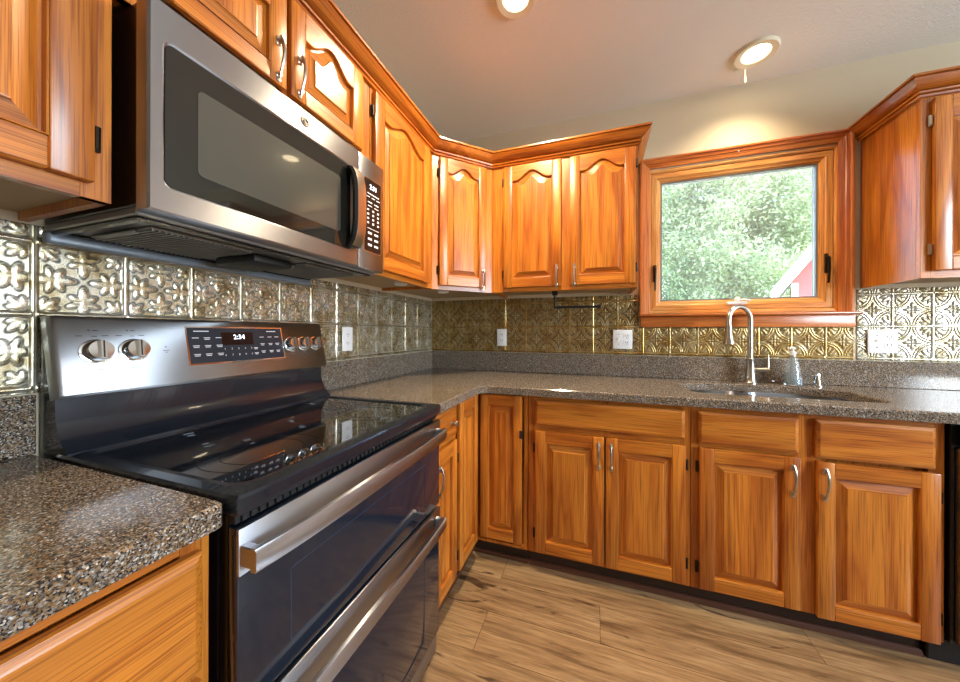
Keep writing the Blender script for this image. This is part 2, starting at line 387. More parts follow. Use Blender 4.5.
m = MB(); frame_sweep(m, 1.579, 2.341, 1.384, 2.111, [(-.001, .05), (-.001, .021), (.008, .021), (.010, .05)], (0, 0)); m.build('glazing_gasket', PUTTY, sash)
m = MB().box(1.588, 2.332, .034, .038, 1.393, 2.102); m.build('pane', PANE, sash, 0)
m = MB().box(1.590, 2.330, .026, .0262, 1.395, 2.100); m.build('insect_screen', SCREEN, sash, 0)
for x, z in ((1.544, 1.53), (2.368, 1.54)):
    m = MB(); m.box(x - .009, x + .009, -.004, .004, z - .03, z + .075, 0, .003); m.tube([(x, -.006, z + .06), (x, -.022, z + .05), (x, -.024, z - .02), (x, -.016, z - .085)], [.007, .007, .006, .005], 8)
    m.build('sash_lock', DARKMETAL, sash)
m = MB(); m.box(1.915, 2.012, -.016, .0, 1.352, 1.368, 0, .004); m.lathe([(.012, 0), (.012, .02), (.006, .03)], (1.965, -.008, 1.366), seg=12)
m.tube([(1.965, -.014, 1.372), (1.99, -.03, 1.378), (2.02, -.032, 1.37)], .006, 8); m.build('window_crank', WHITE, sash)
m = MB(); m.lathe([(.004, 0), (.004, .006), (.001, .008)], (1.962, -.031, 2.215), (0, -1, 0), 10); m.build('casing_pin', WHITE, win)
m = MB(); m.box(1.45, 2.488, -.052, .0, 1.288, 1.302, 0, .004, 2); m.build('window_stool', CASE_X, win)
m = MB(); m.box(1.462, 2.476, -.022, -.0005, 1.222, 1.288, 0, .004, 2); m.build('window_apron', CASE_X, win)

# ------------------------------------------------------------------ pressed-tin backsplash (real relief)
TP, TQ = .1478, .165
def smooth(e0, e1, x):
    t = np.clip((x - e0) / (e1 - e0), 0, 1); return t * t * (3 - 2 * t)
def ell(u, v, cx, cy, a, b, ang):
    c, s_ = math.cos(ang), math.sin(ang); x = (u - cx) * c + (v - cy) * s_; y = -(u - cx) * s_ + (v - cy) * c
    return (np.sqrt((x / a) ** 2 + (y / b) ** 2) - 1) * min(a, b)
def fleur(u, v):
    sd = np.full(u.shape, 9.0)
    for k in range(4):
        a = k * PI / 2; c, s_ = math.cos(a), math.sin(a); x = (u - .5) * c + (v - .5) * s_ + .5; y = -(u - .5) * s_ + (v - .5) * c + .5
        for e in [ell(x, y, .5, .29, .046, .11, 0), ell(x, y, .42, .245, .062, .034, -.5), ell(x, y, .58, .245, .062, .034, .5), ell(x, y, .405, .150, .062, .030, .25), ell(x, y, .595, .150, .062, .030, -.25), ell(x, y, .5, .12, .05, .08, 0)]:
            sd = np.minimum(sd, e)
        for e in [ell(x, y, .145, .145, .035, .085, .785 + PI / 2), ell(x, y, .17, .085, .05, .026, .3), ell(x, y, .085, .17, .026, .05, -.3)]: sd = np.minimum(sd, e)
    sd = sd - .010
    h = smooth(.010, -.022, sd) * .0017
    pat = .98 * np.exp(-((sd - .010) / .0095) ** 2)
    q = abs(((u - .5) ** 2 + (v - .5) ** 2) ** .5 * 46 % 2 - 1)
    pat = np.maximum(pat, .35 * smooth(-.012, -.028, sd) * smooth(.75, .95, q))
    return h, pat
def quatre(u, v):
    x = np.minimum(u, 1 - u); y = np.minimum(v, 1 - v); r = np.hypot(x, y); th = np.arctan2(y, x)
    ring = np.minimum(abs(r - .475), abs(r - .405)); h = .003 * smooth(.024, .006, ring); pat = .75 * np.exp(-((ring - .030) / .010) ** 2)
    sd = np.full(u.shape, 9.0)
    for a, rr, L_, w in ((PI / 4, .22, .12, .05), (PI / 4 - .42, .24, .09, .032), (PI / 4 + .42, .24, .09, .032), (PI / 4, .33, .035, .03)):
        sd = np.minimum(sd, ell(x, y, rr * math.cos(a), rr * math.sin(a), L_, w, a))
    cx, cy = .5 - x, .5 - y
    for a in (0.0, PI / 2): sd = np.minimum(sd, ell(cx, cy, .13 * math.cos(a), .13 * math.sin(a), .085, .036, a))
    sd = np.minimum(sd, ell(cx, cy, 0, 0, .035, .035, 0)); sd = np.minimum(sd, ell(cx, cy, .085, .085, .03, .03, 0))
    h = np.maximum(h, .0032 * smooth(.015, -.02, sd)); pat = np.maximum(pat, .85 * np.exp(-((np.maximum(sd, 0) - .008) / .009) ** 2) * (sd < .05))
    return h, pat
def tin_panel(name, label, wall, a0, a1, z0, z1, pattern, anchor, recess=0, mat=None):
    st = .0028; na = int((a1 - a0) / st) + 1; nz = int((z1 - z0) / st) + 1
    A, Z = np.meshgrid(np.linspace(a0, a1, na), np.linspace(z0, z1, nz), indexing='ij')
    u = ((A - anchor) / TP) % 1.0; v = ((Z - 1.06) / TQ) % 1.0
    h, pat = pattern(u, v)
    pat = np.maximum(pat, recess * smooth(.0022, .0004, h))
    du = np.minimum(u, 1 - u); dv = np.minimum(v, 1 - v); d = np.minimum(du, dv)
    rib = .0048 * smooth(.036, .022, d) - .0022 * smooth(.012, .004, du)
    h = np.where(d < .05, rib, h); pat = np.where(d < .042, 0, pat)
    pat = np.maximum(pat, .8 * np.exp(-((d - .040) / .008) ** 2)); pat = np.maximum(pat, .85 * smooth(.009, .003, du))
    off = .0015 + h
    if wall == 'left': co = np.stack([off, A, Z], -1)
    else: co = np.stack([A, -off, Z], -1)
    co = co.reshape(-1, 3); idx = np.arange(na * nz).reshape(na, nz)
    q = np.stack([idx[:-1, :-1], idx[1:, :-1], idx[1:, 1:], idx[:-1, 1:]], -1).reshape(-1, 4)
    if wall == 'left': q = q[:, [0, 1, 2, 3]]
    # give the sheet an edge and a back
    me = bpy.data.meshes.new(name)
    nv = len(co); back = co.copy(); back[:, 0 if wall == 'left' else 1] = .0003 if wall == 'left' else -.0003
    bd = np.concatenate([idx[:, 0], idx[-1, 1:], idx[-2::-1, -1], idx[0, -2:0:-1]])
    bmap = {int(b): nv + i for i, b in enumerate(bd)}; allco = np.concatenate([co, back[bd]])
    faces = [tuple(map(int, f)) for f in q]; nb = len(bd)
    for i in range(nb): b0, b1 = int(bd[i]), int(bd[(i + 1) % nb]); faces.append((b1, b0, bmap[b0], bmap[b1]))
    me.from_pydata(allco.tolist(), [], faces)
    at = me.attributes.new('patina', 'FLOAT', 'POINT'); at.data.foreach_set('value', np.concatenate([pat.reshape(-1), np.zeros(nb)]).astype(np.float32))
    me.polygons.foreach_set('use_smooth', [True] * len(me.polygons)); me.materials.append(mat or TIN); me.update()
    o = bpy.data.objects.new(name, me); COL.objects.link(o)
    return tag(o, label, 'backsplash')
tin_panel('tin_backsplash', 'pressed tin backsplash with fleur motifs on the wall behind the range', 'left', -2.6, -.004, 1.048, UB - .004, fleur, -.21)
tin_panel('tin_backsplash', 'reflection-browned pressed tin backsplash under the corner and paired wall cabinets', 'back', .006, 1.452, 1.048, UB - .004, quatre, .7380, .8, TIN_WARM_REFLECT)
tin_panel('tin_backsplash', 'low strip of pressed tin backsplash between window apron and granite upstand', 'back', 1.453, 2.478, 1.048, 1.221, quatre, .7380, .45, TIN_WARM_REFLECT)
tin_panel('tin_backsplash', 'silvery pressed tin backsplash of ring motifs right of the window', 'back', 2.490, 3.3, 1.048, UB - .012, quatre, 2.481)

# ------------------------------------------------------------------ cabinet parts (local frame: x along the front, -y out, z up)
def bell(t): 
    t = abs(t - .5) / .43
    return 0.0 if t >= 1 else .5 + .5 * math.cos(PI * t)
def door(parent, x0, x1, z0, z1, arch=0, sw=.052, rail=.055, railt=None, hinge=None, handle=None, name='door', yb=-.0015, hz=None, hmat=None):
    yf = yb - .019; n = 28 if arch else 1
    ox0, ox1, oz0 = x0 + sw, x1 - sw, z0 + rail; zs = z1 - (railt or (rail if not arch else .036)) - arch
    if arch: ts = [i / n for i in range(n + 1)]
    else: ts = [0, 1]
    def ring(d, y):
        bot = [(ox0 + d + (ox1 - ox0 - 2 * d) * t, y, oz0 + d) for t in ts]
        top = []
        for i, t in enumerate(ts):
            sl = 0
            if arch: sl = arch * (bell(min(1, t + .01)) - bell(max(0, t - .01))) / (.02 * (ox1 - ox0))
            top.append((ox0 + d + (ox1 - ox0 - 2 * d) * t, y, zs + arch * bell(t) - d * math.sqrt(1 + min(sl * sl, 1.2))))
        return bot + top[::-1]
    def bands(mb, R, mats):
        for a, b_ in zip(R, R[1:]):
            k = len(a)
            for i in range(k):
                j = (i + 1) % k; side = i == len(ts) - 1 or i == k - 1
                mb.add([a[i], a[j], b_[j], b_[i]], [(0, 1, 2, 3)], mats[0] if side else mats[1])
    f = MB(); f.flat = True
    f.box(x0, x0 + sw, yf, yb, z0, z1, 0, .0035, 2); f.box(x1 - sw, x1, yf, yb, z0, z1, 0, .0035, 2)
    f.box(x0 + sw - .001, x1 - sw + .001, yf + .0004, yb, z0 + .0005, z0 + rail, 1, .003)
    top = [(ox0 + (ox1 - ox0) * t, zs + arch * bell(t)) for t in ts]
    poly = [(ox0 - .001, top[0][1])] + top + [(ox1 + .001, top[-1][1]), (ox1 + .001, z1 - .0005), (ox0 - .001, z1 - .0005)]
    vs = [(p[0], yf + .0004, p[1]) for p in top] + [(p[0], yf + .0004, z1 - .0008) for p in top] + [(p[0], yb, z1 - .0008) for p in top]
    k = len(top)
    f.add(vs, [(i, i + 1, k + i + 1, k + i) for i in range(k - 1)] + [(k + i, k + i + 1, 2 * k + i + 1, 2 * k + i) for i in range(k - 1)], 1)
    bands(f, [ring(0, yf + .0004), ring(.0025, yf + .0015), ring(.0035, yf + .010), ring(.0035, yb - .003)], (0, 1))
    d = f.build(name, [OAK_Z, OAK_X], parent, 30)
    p = MB(); p.flat = True; R = [ring(.0035, yf + .0135), ring(.0085, yf + .0135), ring(.034, yf + .0050), ring(.0355, yf + .0015), ring(.038, yf + .0010)]
    bands(p, R, (0, 1)); last = R[-1]; kk = len(ts)
    for i in range(kk - 1): p.add([last[i], last[i + 1], last[2 * kk - 2 - i], last[2 * kk - 1 - i]], [(0, 1, 2, 3)], 0)
    p.build('panel', [OAK_Z, OAK_X], d, 30)
    if hinge:
        xs = x0 - .006 if hinge == 'L' else x1 + .006
        for hh in ((hz or (z0 + .085, z1 - .085))):
            q = MB(); q.box(xs - .006, xs + .006, yb - .006, yb, hh - .024, hh + .024, 0, .0015); q.tube([(xs, yb - .008, hh - .020), (xs, yb - .008, hh + .020)], .0045, 8)
            q.build('hinge', hmat or DARKMETAL, d)
    if handle: pull(d, *handle, yf)
    return d
def pull(parent, x, z, yf, L=.115):
    q = MB()
    for sg in (-1, 1):
        q.lathe([(.0085, 0), (.0085, .002), (.0055, .004), (.005, .012)], (x, yf, z + sg * L * .40), (0, -1, 0), 12)
        q.lathe([(.0075, 0), (.0075, .0025), (.001, .004)], (x, yf, z + sg * L * .5), (0, -1, 0), 10)
    pts = [(x, yf - .006, z - L * .47)] + [(x, yf - .012 - .011 * math.sin(PI * i / 10), z - L * .30 + L * .84 * i / 10) for i in range(11)] + [(x, yf - .006, z + L * .47)]
    q.tube(pts, [.004] + [.0038 + .0014 * math.sin(PI * i / 10) for i in range(11)] + [.004], 8)
    return q.build('handle', NICKEL, parent)
def knobpull(parent, x, z, yf):
    q = MB(); q.lathe([(.009, 0), (.006, .004), (.005, .012), (.011, .018), (.014, .023), (.012, .028), (.001, .031)], (x, yf, z), (0, -1, 0), 16); return q.build('knob', NICKEL, parent)
def drawer(parent, x0, x1, z0, z1, knob=None, yb=-.0015, name='drawer_front'):
    yf = yb - .019; mb = MB(); mb.flat = True
    def r(d, y): return [(x0 + d, y, z0 + d), (x1 - d, y, z0 + d), (x1 - d, y, z1 - d), (x0 + d, y, z1 - d)]
    R = [r(0, yb), r(0, yf + .008), r(.002, yf + .005), r(.010, yf + .001), r(.013, yf)]
    for a, b_ in zip(R, R[1:]): 
        for i in range(4): mb.add([a[i], a[(i + 1) % 4], b_[(i + 1) % 4], b_[i]], [(0, 1, 2, 3)])
    mb.add(R[-1], [(0, 1, 2, 3)]); mb.add(R[0], [(3, 2, 1, 0)])
    d = mb.build(name, OAK_X, parent, 25)
    if knob: knobpull(d, *knob, yf)
    return d
def frame(parent, x0, x1, z0, z1, stiles, rails, sw=.04):
    """face frame: stiles = x positions (left, width), rails = (bottom, height)"""
    mb = MB()
    for sx, w in stiles: mb.box(sx, sx + w, 0, .019, z0, z1, 0, .001)
    for rz, h in rails: mb.box(x0 + .001, x1 - .001, .0006, .0185, rz, rz + h, 1)
    return mb.build('face_frame', [OAK_Z, OAK_X], parent, 30)
def wallbody(parent, x0, x1, dep, z0, z1, left=True, right=True):
    mb = MB(); t = .014
    mb.box(x0, x0 + t, .0195, dep, z0, z1, 0); mb.box(x1 - t, x1, .0195, dep, z0, z1, 0)
    mb.box(x0 + t, x1 - t, .0195, dep, z0 + .018, z0 + .03, 1); mb.box(x0 + t, x1 - t, .0195, dep, z1 - .014, z1, 1)
    mb.box(x0 + t, x1 - t, dep - .008, dep, z0 + .03, z1 - .014, 1); mb.box(x0 + t, x1 - t, .03, .034, z0 + .03, z1 - .014, 1)
    return mb.build('cabinet_body', [OAK_Z, PLY], parent, 30)
DEP = U - .002
L90 = PI / 2
# --- wall cabinets, left run (local x = world Y, origin on the frame face)
c = thing('wall_cabinet', 'honey oak wall cabinet at far left, nearest the camera', 'cabinet', (U, -2.80, UB), L90)
wallbody(c, 0, .957, DEP, 0, UT - UB); frame(c, 0, .957, 0, UT - UB, [(0, .04), (.46, .04), (.917, .04)], [(0, .035), (UT - UB - .04, .04)])
door(c, .025, .470, .026, .745, .045, hinge='L', handle=(.445, .09)); door(c, .485, .929, .026, .745, .045, hinge='R', handle=(.510, .09))
c = thing('wall_cabinet', 'short two-door oak cabinet mounted right above the microwave', 'cabinet', (U, -1.838, 1.836), L90)
wd = .722; hh = UT - 1.836
wallbody(c, 0, wd, DEP, 0, hh); frame(c, 0, wd, 0, hh, [(0, .045), (wd / 2 - .022, .044), (wd - .045, .045)], [(0, .04), (hh - .04, .04)])
door(c, .028, .342, .055, .345, .05, hinge='L', handle=(.315, .125), rail=.048, sw=.05); door(c, .356, .664, .055, .345, .05, hinge='R', handle=(.384, .125), rail=.048, sw=.05)
c = thing('wall_cabinet', 'tall single-door oak wall cabinet between microwave and angled corner cabinet', 'cabinet', (U, -1.112, UB), L90)
wd = 1.112 - LEG
wallbody(c, 0, wd, DEP, 0, UT - UB); frame(c, 0, wd, 0, UT - UB, [(0, .04), (wd - .05, .05)], [(0, .035), (UT - UB - .04, .04)])
door(c, .012, wd - .055, .022, .748, .05, sw=.06, hinge='L')
# --- diagonal corner wall cabinet
c = thing('corner_wall_cabinet', 'narrow oak wall cabinet set diagonally across the corner', 'cabinet', (U, -LEG, UB), PI / 4)
dw = (LEG - U) * math.sqrt(2); H = UT - UB
mb = MB(); k = math.sqrt(.5)
def loc45(x, y): dx, dy = x - U, y + LEG; return (dx * k + dy * k, -dx * k + dy * k)
ft = .02
pent = [loc45(.002, -LEG + .001), loc45(U, -LEG + .001), loc45(LEG - .001, -U), loc45(LEG - .001, -.002), loc45(.002, -.002)]
pent2 = [(p[0], max(p[1], ft)) for p in pent]
mb.prism([pent2[0], (pent2[1][0], ft), (pent2[2][0], ft), pent2[3], pent2[4]], 'Z', .018, H, 0)
cb = mb.build('cabinet_body', PLY, c, 30)
frame(c, 0, dw, 0, H, [(.0, .04), (dw - .04, .04)], [(0, .035), (H - .04, .04)])
door(c, .040, dw - .045, .024, .748, .045, hinge='L', handle=(dw - .066, .075), sw=.048)
# --- wall cabinets, back wall
c = thing('wall_cabinet', 'two-door oak wall cabinet between the corner cabinet and the window', 'cabinet', (LEG, -U, UB))
wd = XU - LEG
wallbody(c, 0, wd, DEP, 0, H); frame(c, 0, wd, 0, H, [(0, .085), (.412, .06), (wd - .04, .04)], [(0, .035), (H - .04, .04)])
door(c, .080, .418, .024, .748, .05, hinge='L', handle=(.395, .08)); door(c, .468, .806, .024, .748, .05, hinge='R', handle=(.491, .08))
c = thing('wall_cabinet', 'oak wall cabinet right of the window, plain side panel in view', 'cabinet', (XR, -U, UB - .008))
wallbody(c, 0, .80, DEP, 0, H + .006); frame(c, 0, .80, 0, H + .006, [(0, .045), (.37, .06), (.755, .045)], [(0, .035), (H - .034, .04)])
door(c, .032, .385, .03, .75, .05, hinge='L', handle=(.36, .09), hmat=NICKEL, hz=(.12, .66)); door(c, .415, .768, .03, .75, .05, hinge='R', handle=(.44, .09))

def crown(name, label, path, z0):
    prof = [(0, 0), (.012, 0), (.015, .006), (.004, .0085), (.004, .012), (.018, .014), (.020, .020), (.008, .0235), (.008, .027), (.024, .029)] + [(.024 + .033 * t, .029 + .030 * t - .005 * math.sin(PI * t)) for t in (.2, .4, .6, .8, 1)] + [(.048, .0605), (.048, .0635), (.062, .065), (.062, .074), (0.0, .074)]
    n = len(path); offs = []
    for i in range(n):
        def nr(a, b_): d = Vector((b_[0] - a[0], b_[1] - a[1])).normalized(); return Vector((d.y, -d.x))
        if i == 0: m_ = nr(path[0], path[1])
        elif i == n - 1: m_ = nr(path[-2], path[-1])
        else:
            a, b_ = nr(path[i - 1], path[i]), nr(path[i], path[i + 1]); m_ = (a + b_); m_ = m_ / m_.dot(a)
        offs.append(m_)
    mb = MB()
    for i in range(n - 1):
        for p, q in zip(prof, prof[1:] + prof[:1]):
            f = lambda j, r: (path[j][0] + offs[j].x * (r[0] + .0006), path[j][1] + offs[j].y * (r[0] + .0006), z0 + r[1])
            dirx = abs(path[i + 1][0] - path[i][0]) > abs(path[i + 1][1] - path[i][1])
            mb.add([f(i, p), f(i + 1, p), f(i + 1, q), f(i, q)], [(0, 1, 2, 3)], 0 if dirx else 1)
    for j in (0, n - 1): mb.add([(path[j][0] + offs[j].x * (r[0] + .0006), path[j][1] + offs[j].y * (r[0] + .0006), z0 + r[1]) for r in prof], [tuple(range(len(prof)))], 0)
    o = mb.build(name, [OAK_X, OAK_Y], None, 25); return tag(o, label, 'moulding')
crown('crown_moulding', 'oak crown moulding running along the tops of the left and corner wall cabinets', [(U, -2.80), (U, -LEG), (LEG, -U), (XU, -U), (XU, -.002)], 2.189)
crown('crown_moulding', 'oak crown moulding on top of the cabinet right of the window', [(XR, -.002), (XR, -U), (XR + .80, -U)], 2.185)

# ------------------------------------------------------------------ base cabinets
BT = CT - CTH - .001; FB = .088
def toe(parent, x0, x1):
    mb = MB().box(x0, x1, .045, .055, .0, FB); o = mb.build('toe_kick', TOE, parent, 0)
    mb = MB().prism([(.026, .001), (.045, .001), (.045, .020), (.038, .020), (.030, .014)], 'X', x0, x1); mb.build('shoe_moulding', SHOE, parent, 30); return o
def basebody(parent, x0, x1, dep):
    mb = MB(); t = .016
    mb.box(x0, x0 + t, .0195, dep, FB, BT); mb.box(x1 - t, x1, .0195, dep, FB, BT); mb.box(x0 + t, x1 - t, .0195, dep, FB, FB + .016)
    mb.box(x0 + t, x1 - t, dep - .008, dep, FB + .016, BT); mb.box(x0 + t, x1 - t, .0195, .024, FB + .016, BT)
    return mb.build('cabinet_body', OAK_Z, parent, 0)
BD = BASEF - .005
RAILS = [(FB, .03), (.700, .036), (BT - .03, .03)]
c = thing('base_cabinet', 'oak drawer base under the near counter at bottom left', 'cabinet', (BASEF, -2.75, 0), L90)
basebody(c, 0, .910, BD); frame(c, 0, .910, FB, BT, [(0, .04), (.870, .04)], [(FB, .03), (.405, .02), (.640, .02), (BT - .03, .03)]); toe(c, 0, .910)
drawer(c, .022, .893, .655, .842, (.457, .75)); drawer(c, .022, .893, .42, .638, (.457, .53)); drawer(c, .022, .893, .105, .403, (.457, .25))
c = thing('base_cabinet', 'narrow oak drawer-and-door base cabinet beside the far side of the range', 'cabinet', (BASEF, RY1 + .008, 0), L90)
wd = -.882 - (RY1 + .008)
basebody(c, 0, wd, BD); frame(c, 0, wd, FB, BT, [(0, .02), (wd - .02, .02)], RAILS); toe(c, 0, wd)
drawer(c, .012, wd - .010, .735, .862, (.155, .80)); door(c, .012, wd - .010, .105, .715, sw=.045, hinge='R', handle=(.035, .60))
c = thing('corner_base_cabinet', 'oak corner base cabinet with a folding pair of narrow doors', 'cabinet', (0, 0, 0))
mb = MB(); t = BASEF - .02
mb.prism([(.005, -.880), (t, -.880), (t, -t), (.876, -t), (.876, -.005), (.005, -.005)], 'Z', FB, BT)
mb.box(t, BASEF, -.880, -.868, FB, BT); mb.box(.858, .876, -BASEF, -t, FB, BT)
mb.box(t, BASEF, -.868, -.605, BT - .012, BT); mb.box(.60, .858, -BASEF, -t, BT - .012, BT); mb.box(t, BASEF, -.868, -.605, FB, FB + .014); mb.box(.60, .858, -BASEF, -t, FB, FB + .014)
mb.build('cabinet_body', OAK_Z, c, 0)
mb = MB(); mb.box(.55, .556, -.880, -.55, .0, FB); mb.box(.55, .876, -.556, -.55, 0, FB); mb.build('toe_kick', TOE, c, 0)
mb = MB(); mb.box(.556, .574, -.880, -.574, .001, .018, 0, .003); mb.box(.556, .876, -.574, -.556, .001, .018, 0, .003); mb.build('shoe_moulding', SHOE, c, 30)
door(c, .628, .848, .120, .868, sw=.042, rail=.055, yb=-.6015)
q = MB(); q.box(.838, .852, -.6235, -.6205, .655, .695, 0, .001); q.tube([(.846, -.626, .668), (.846, -.626, .684)], .003, 8); q.build('door_catch', BLACKMAT, c)
# the other leaf, facing +X
e = bpy.data.objects.new('door_leaf', None)
dl = door(c, -.860, -.630, .104, .868, sw=.042, rail=.055, yb=-.6015, hinge='L', hz=(.18, .62))
dl.matrix_parent_inverse = Matrix.Identity(4); dl.rotation_euler = (0, 0, L90)
bpy.data.objects.remove(e)
c = thing('base_cabinet', 'oak base cabinet with one wide drawer over a pair of doors', 'cabinet', (0, -BASEF, 0))
basebody(c, .880, 1.590, BD); frame(c, .880, 1.590, FB, BT, [(.880, .045), (1.219, .045), (1.552, .038)], RAILS); toe(c, .880, 1.590)
drawer(c, .916, 1.566, .731, .854); door(c, .916, 1.238, .104, .701, hinge='L', handle=(1.214, .613)); door(c, 1.246, 1.570, .104, .701, hinge='R', handle=(1.268, .613))
c = thing('base_cabinet', 'oak sink base cabinet at right, two false drawers over two doors', 'cabinet', (0, -BASEF, 0))
basebody(c, 1.592, 2.378, BD); frame(c, 1.592, 2.378, FB, BT, [(1.592, .04), (1.945, .09), (2.335, .043)], RAILS); toe(c, 1.592, 2.345)
drawer(c, 1.616, 1.958, .716, .854); drawer(c, 2.010, 2.346, .706, .854)
door(c, 1.621, 1.963, .100, .700, hinge='L', handle=(1.937, .607)); door(c, 2.015, 2.357, .090, .692, hinge='R', handle=(2.036, .607))

# ------------------------------------------------------------------ countertops, sink
ct = thing('countertop', 'speckled granite countertop left of the range, in the near left foreground', 'countertop', (0, 0, 0))
slab(MB(), [(0, 0), (1, 0), (1, 1), (0, 1)], [], 0, 1)
mb = MB(); slab(mb, [(.001, -2.80), (.637, -2.80)] + arc((.622, -1.852), .015, 0, PI / 2, 5) + [(.001, -1.837)], [], CT - CTH, CT, .005); mb.build('worktop', GRANITE, ct, 30)
mb = MB(); mb.box(.001, .021, -2.80, -1.837, CT + .0005, 1.046, 0, .002); mb.build('upstand', GRANITE, ct)
ct = thing('countertop', 'L-shaped speckled granite countertop running from the range past the sink', 'countertop', (0, 0, 0))
SX0, SX1, SY0, SY1 = 1.632, 2.325, -.500, -.135
def sinkshape(d):
    x0, x1, y0, y1 = SX0 + d, SX1 - d, SY0 + d, SY1 - d; cxm = (x0 + x1) / 2; n = 14
    back = [(x1 - (x1 - x0) * i / n, y1 - .095 * (abs(i / n - .5) * 2) ** 2.6) for i in range(n + 1)]
    fr = arc((x0 + .06, y0 + .06), .06, PI, 1.5 * PI, 6) + arc((x1 - .06, y0 + .06), .06, 1.5 * PI, 2 * PI, 6)
    return fr + back
mb = MB(); slab(mb, [(.001, RY1 + .006), (.637, RY1 + .006), (.637, -.668), (.668, -.637), (3.30, -.637), (3.30, -.001), (.001, -.001)], [sinkshape(0)], CT - CTH, CT, .005); mb.build('worktop', GRANITE, ct, 30)
mb = MB(); mb.box(.001, .021, RY1 + .006, -.0225, CT + .0005, 1.046, 0, .002); mb.build('upstand', GRANITE, ct)
mb = MB(); mb.box(.001, 3.30, -.0215, -.001, CT + .0005, 1.046, 0, .002); mb.build('upstand', GRANITE, ct)
sk = thing('kitchen_sink', 'undermounted stainless double-bowl sink set into the granite below the window', 'sink', (0, 0, 0))
zr = CT - CTH - .001
mid = (SX0 + SX1) / 2 - .05
def bowl(x0, x1, name):
    mb = MB(); rings = []
    for d, z in ((-.012, zr), (.004, zr), (.008, zr - .02), (.018, zr - .16), (.05, zr - .185), (.12, zr - .19)):
        rings.append([(p[0], p[1], z) for p in rrect(x0 + d, x1 - d, SY0 + d, SY1 - .01 - d, max(.012, .06 - d * .4) if d < .05 else .03, 6)])
    for a, b_ in zip(rings, rings[1:]):
        k = len(a); mb.add(a + b_, [(i, (i + 1) % k, (i + 1) % k + k, i + k) for i in range(k)])
    mb.add(rings[-1], [tuple(range(len(rings[-1])))])
    o = mb.build(name, STEEL, sk, 40)
    q = MB(); q.lathe([(.042, 0), (.042, .003), (.034, .004), (.03, .001), (.008, .001)], ((x0 + x1) / 2, (SY0 + SY1) / 2, zr - .1898), seg=20); q.build('drain', CHROME, o)
bowl(SX0 - .004, mid - .012, 'bowl'); bowl(mid + .012, SX1 + .004, 'bowl')

# ------------------------------------------------------------------ faucet, soap
f = thing('faucet', 'tall brushed nickel gooseneck faucet behind the sink', 'faucet', (2.005, -.072, CT + .0005))
mb = MB(); mb.lathe([(.030, 0), (.030, .004), (.027, .008), (.023, .03), (.019, .08), (.017, .125), (.0185, .128), (.0185, .134), (.016, .136)], seg=24); mb.build('base', NICKEL, f)
dv = Vector((-.86, -.5, 0)).normalized(); R_ = .072
pts = [Vector((0, 0, .13)), Vector((0, 0, .25)), Vector((0, 0, .345))] + [dv * (R_ - R_ * math.cos(a)) + Vector((0, 0, .345 + R_ * math.sin(a))) for a in [PI * i / 14 for i in range(1, 15)]] + [dv * (2 * R_) + Vector((0, 0, .31))]
mb = MB(); mb.tube(pts, .0122, 14); mb.build('spout', NICKEL, f)
hp = dv * (2 * R_)
mb = MB(); mb.lathe([(.0145, 0), (.0155, -.012), (.0150, -.03), (.020, -.06), (.026, -.090), (.026, -.098), (.016, -.1)], (hp.x, hp.y, .312), seg=20); mb.build('spray_head', NICKEL, f)
mb = MB(); mb.lathe([(.010, 0), (.010, .045), (.013, .050), (.013, .066), (.004, .07)], (.015, 0, .075), (1, -.15, 0), 16); mb.tube([(.073, -.009, .078), (.077, -.01, .10), (.074, -.01, .155)], [.006, .005, .0045], 8); mb.build('handle', NICKEL, f)
b = thing('soap_bottle', 'clear conical bottle of blue dish soap beside the faucet', 'bottle', (2.185, -.085, CT + .0005))
mb = MB(); mb.lathe([(.001, .0), (.036, 0), (.038, .006), (.034, .045), (.026, .10), (.019, .135), (.0125, .15), (.012, .165), (.0105, .165), (.011, .15), (.0175, .133), (.0245, .10), (.0325, .045), (.036, .008), (.001, .004)], seg=24); mb.build('bottle_body', BOTTLE, b)
mb = MB(); mb.lathe([(.001, .005), (.0345, .008), (.0315, .045), (.0285, .065), (.001, .066)], seg=20); mb.build('liquid_soap', BLUELIQ, b)
mb = MB(); mb.lathe([(.014, .160), (.014, .176), (.006, .178), (.005, .19), (.010, .192), (.010, .2), (.001, .202)], seg=16); mb.tube([(0, 0, .196), (-.016, -.016, .197), (-.024, -.024, .19)], .0045, 8); mb.build('pump', WHITE, b)
d = thing('soap_dispenser', 'short polished metal soap dispenser on the counter right of the bottle', 'dispenser', (2.283, -.092, CT + .0005))
mb = MB(); mb.lathe([(.021, 0), (.021, .004), (.015, .008), (.014, .032), (.010, .036)], seg=20); mb.build('collar', CHROME, d)
mb = MB(); mb.lathe([(.0125, .036), (.0125, .062), (.010, .068), (.001, .07)], seg=18); mb.tube([(0, 0, .058), (-.02, -.014, .06), (-.033, -.023, .054)], [.008, .007, .005], 10); mb.build('nozzle', CHROME, d)

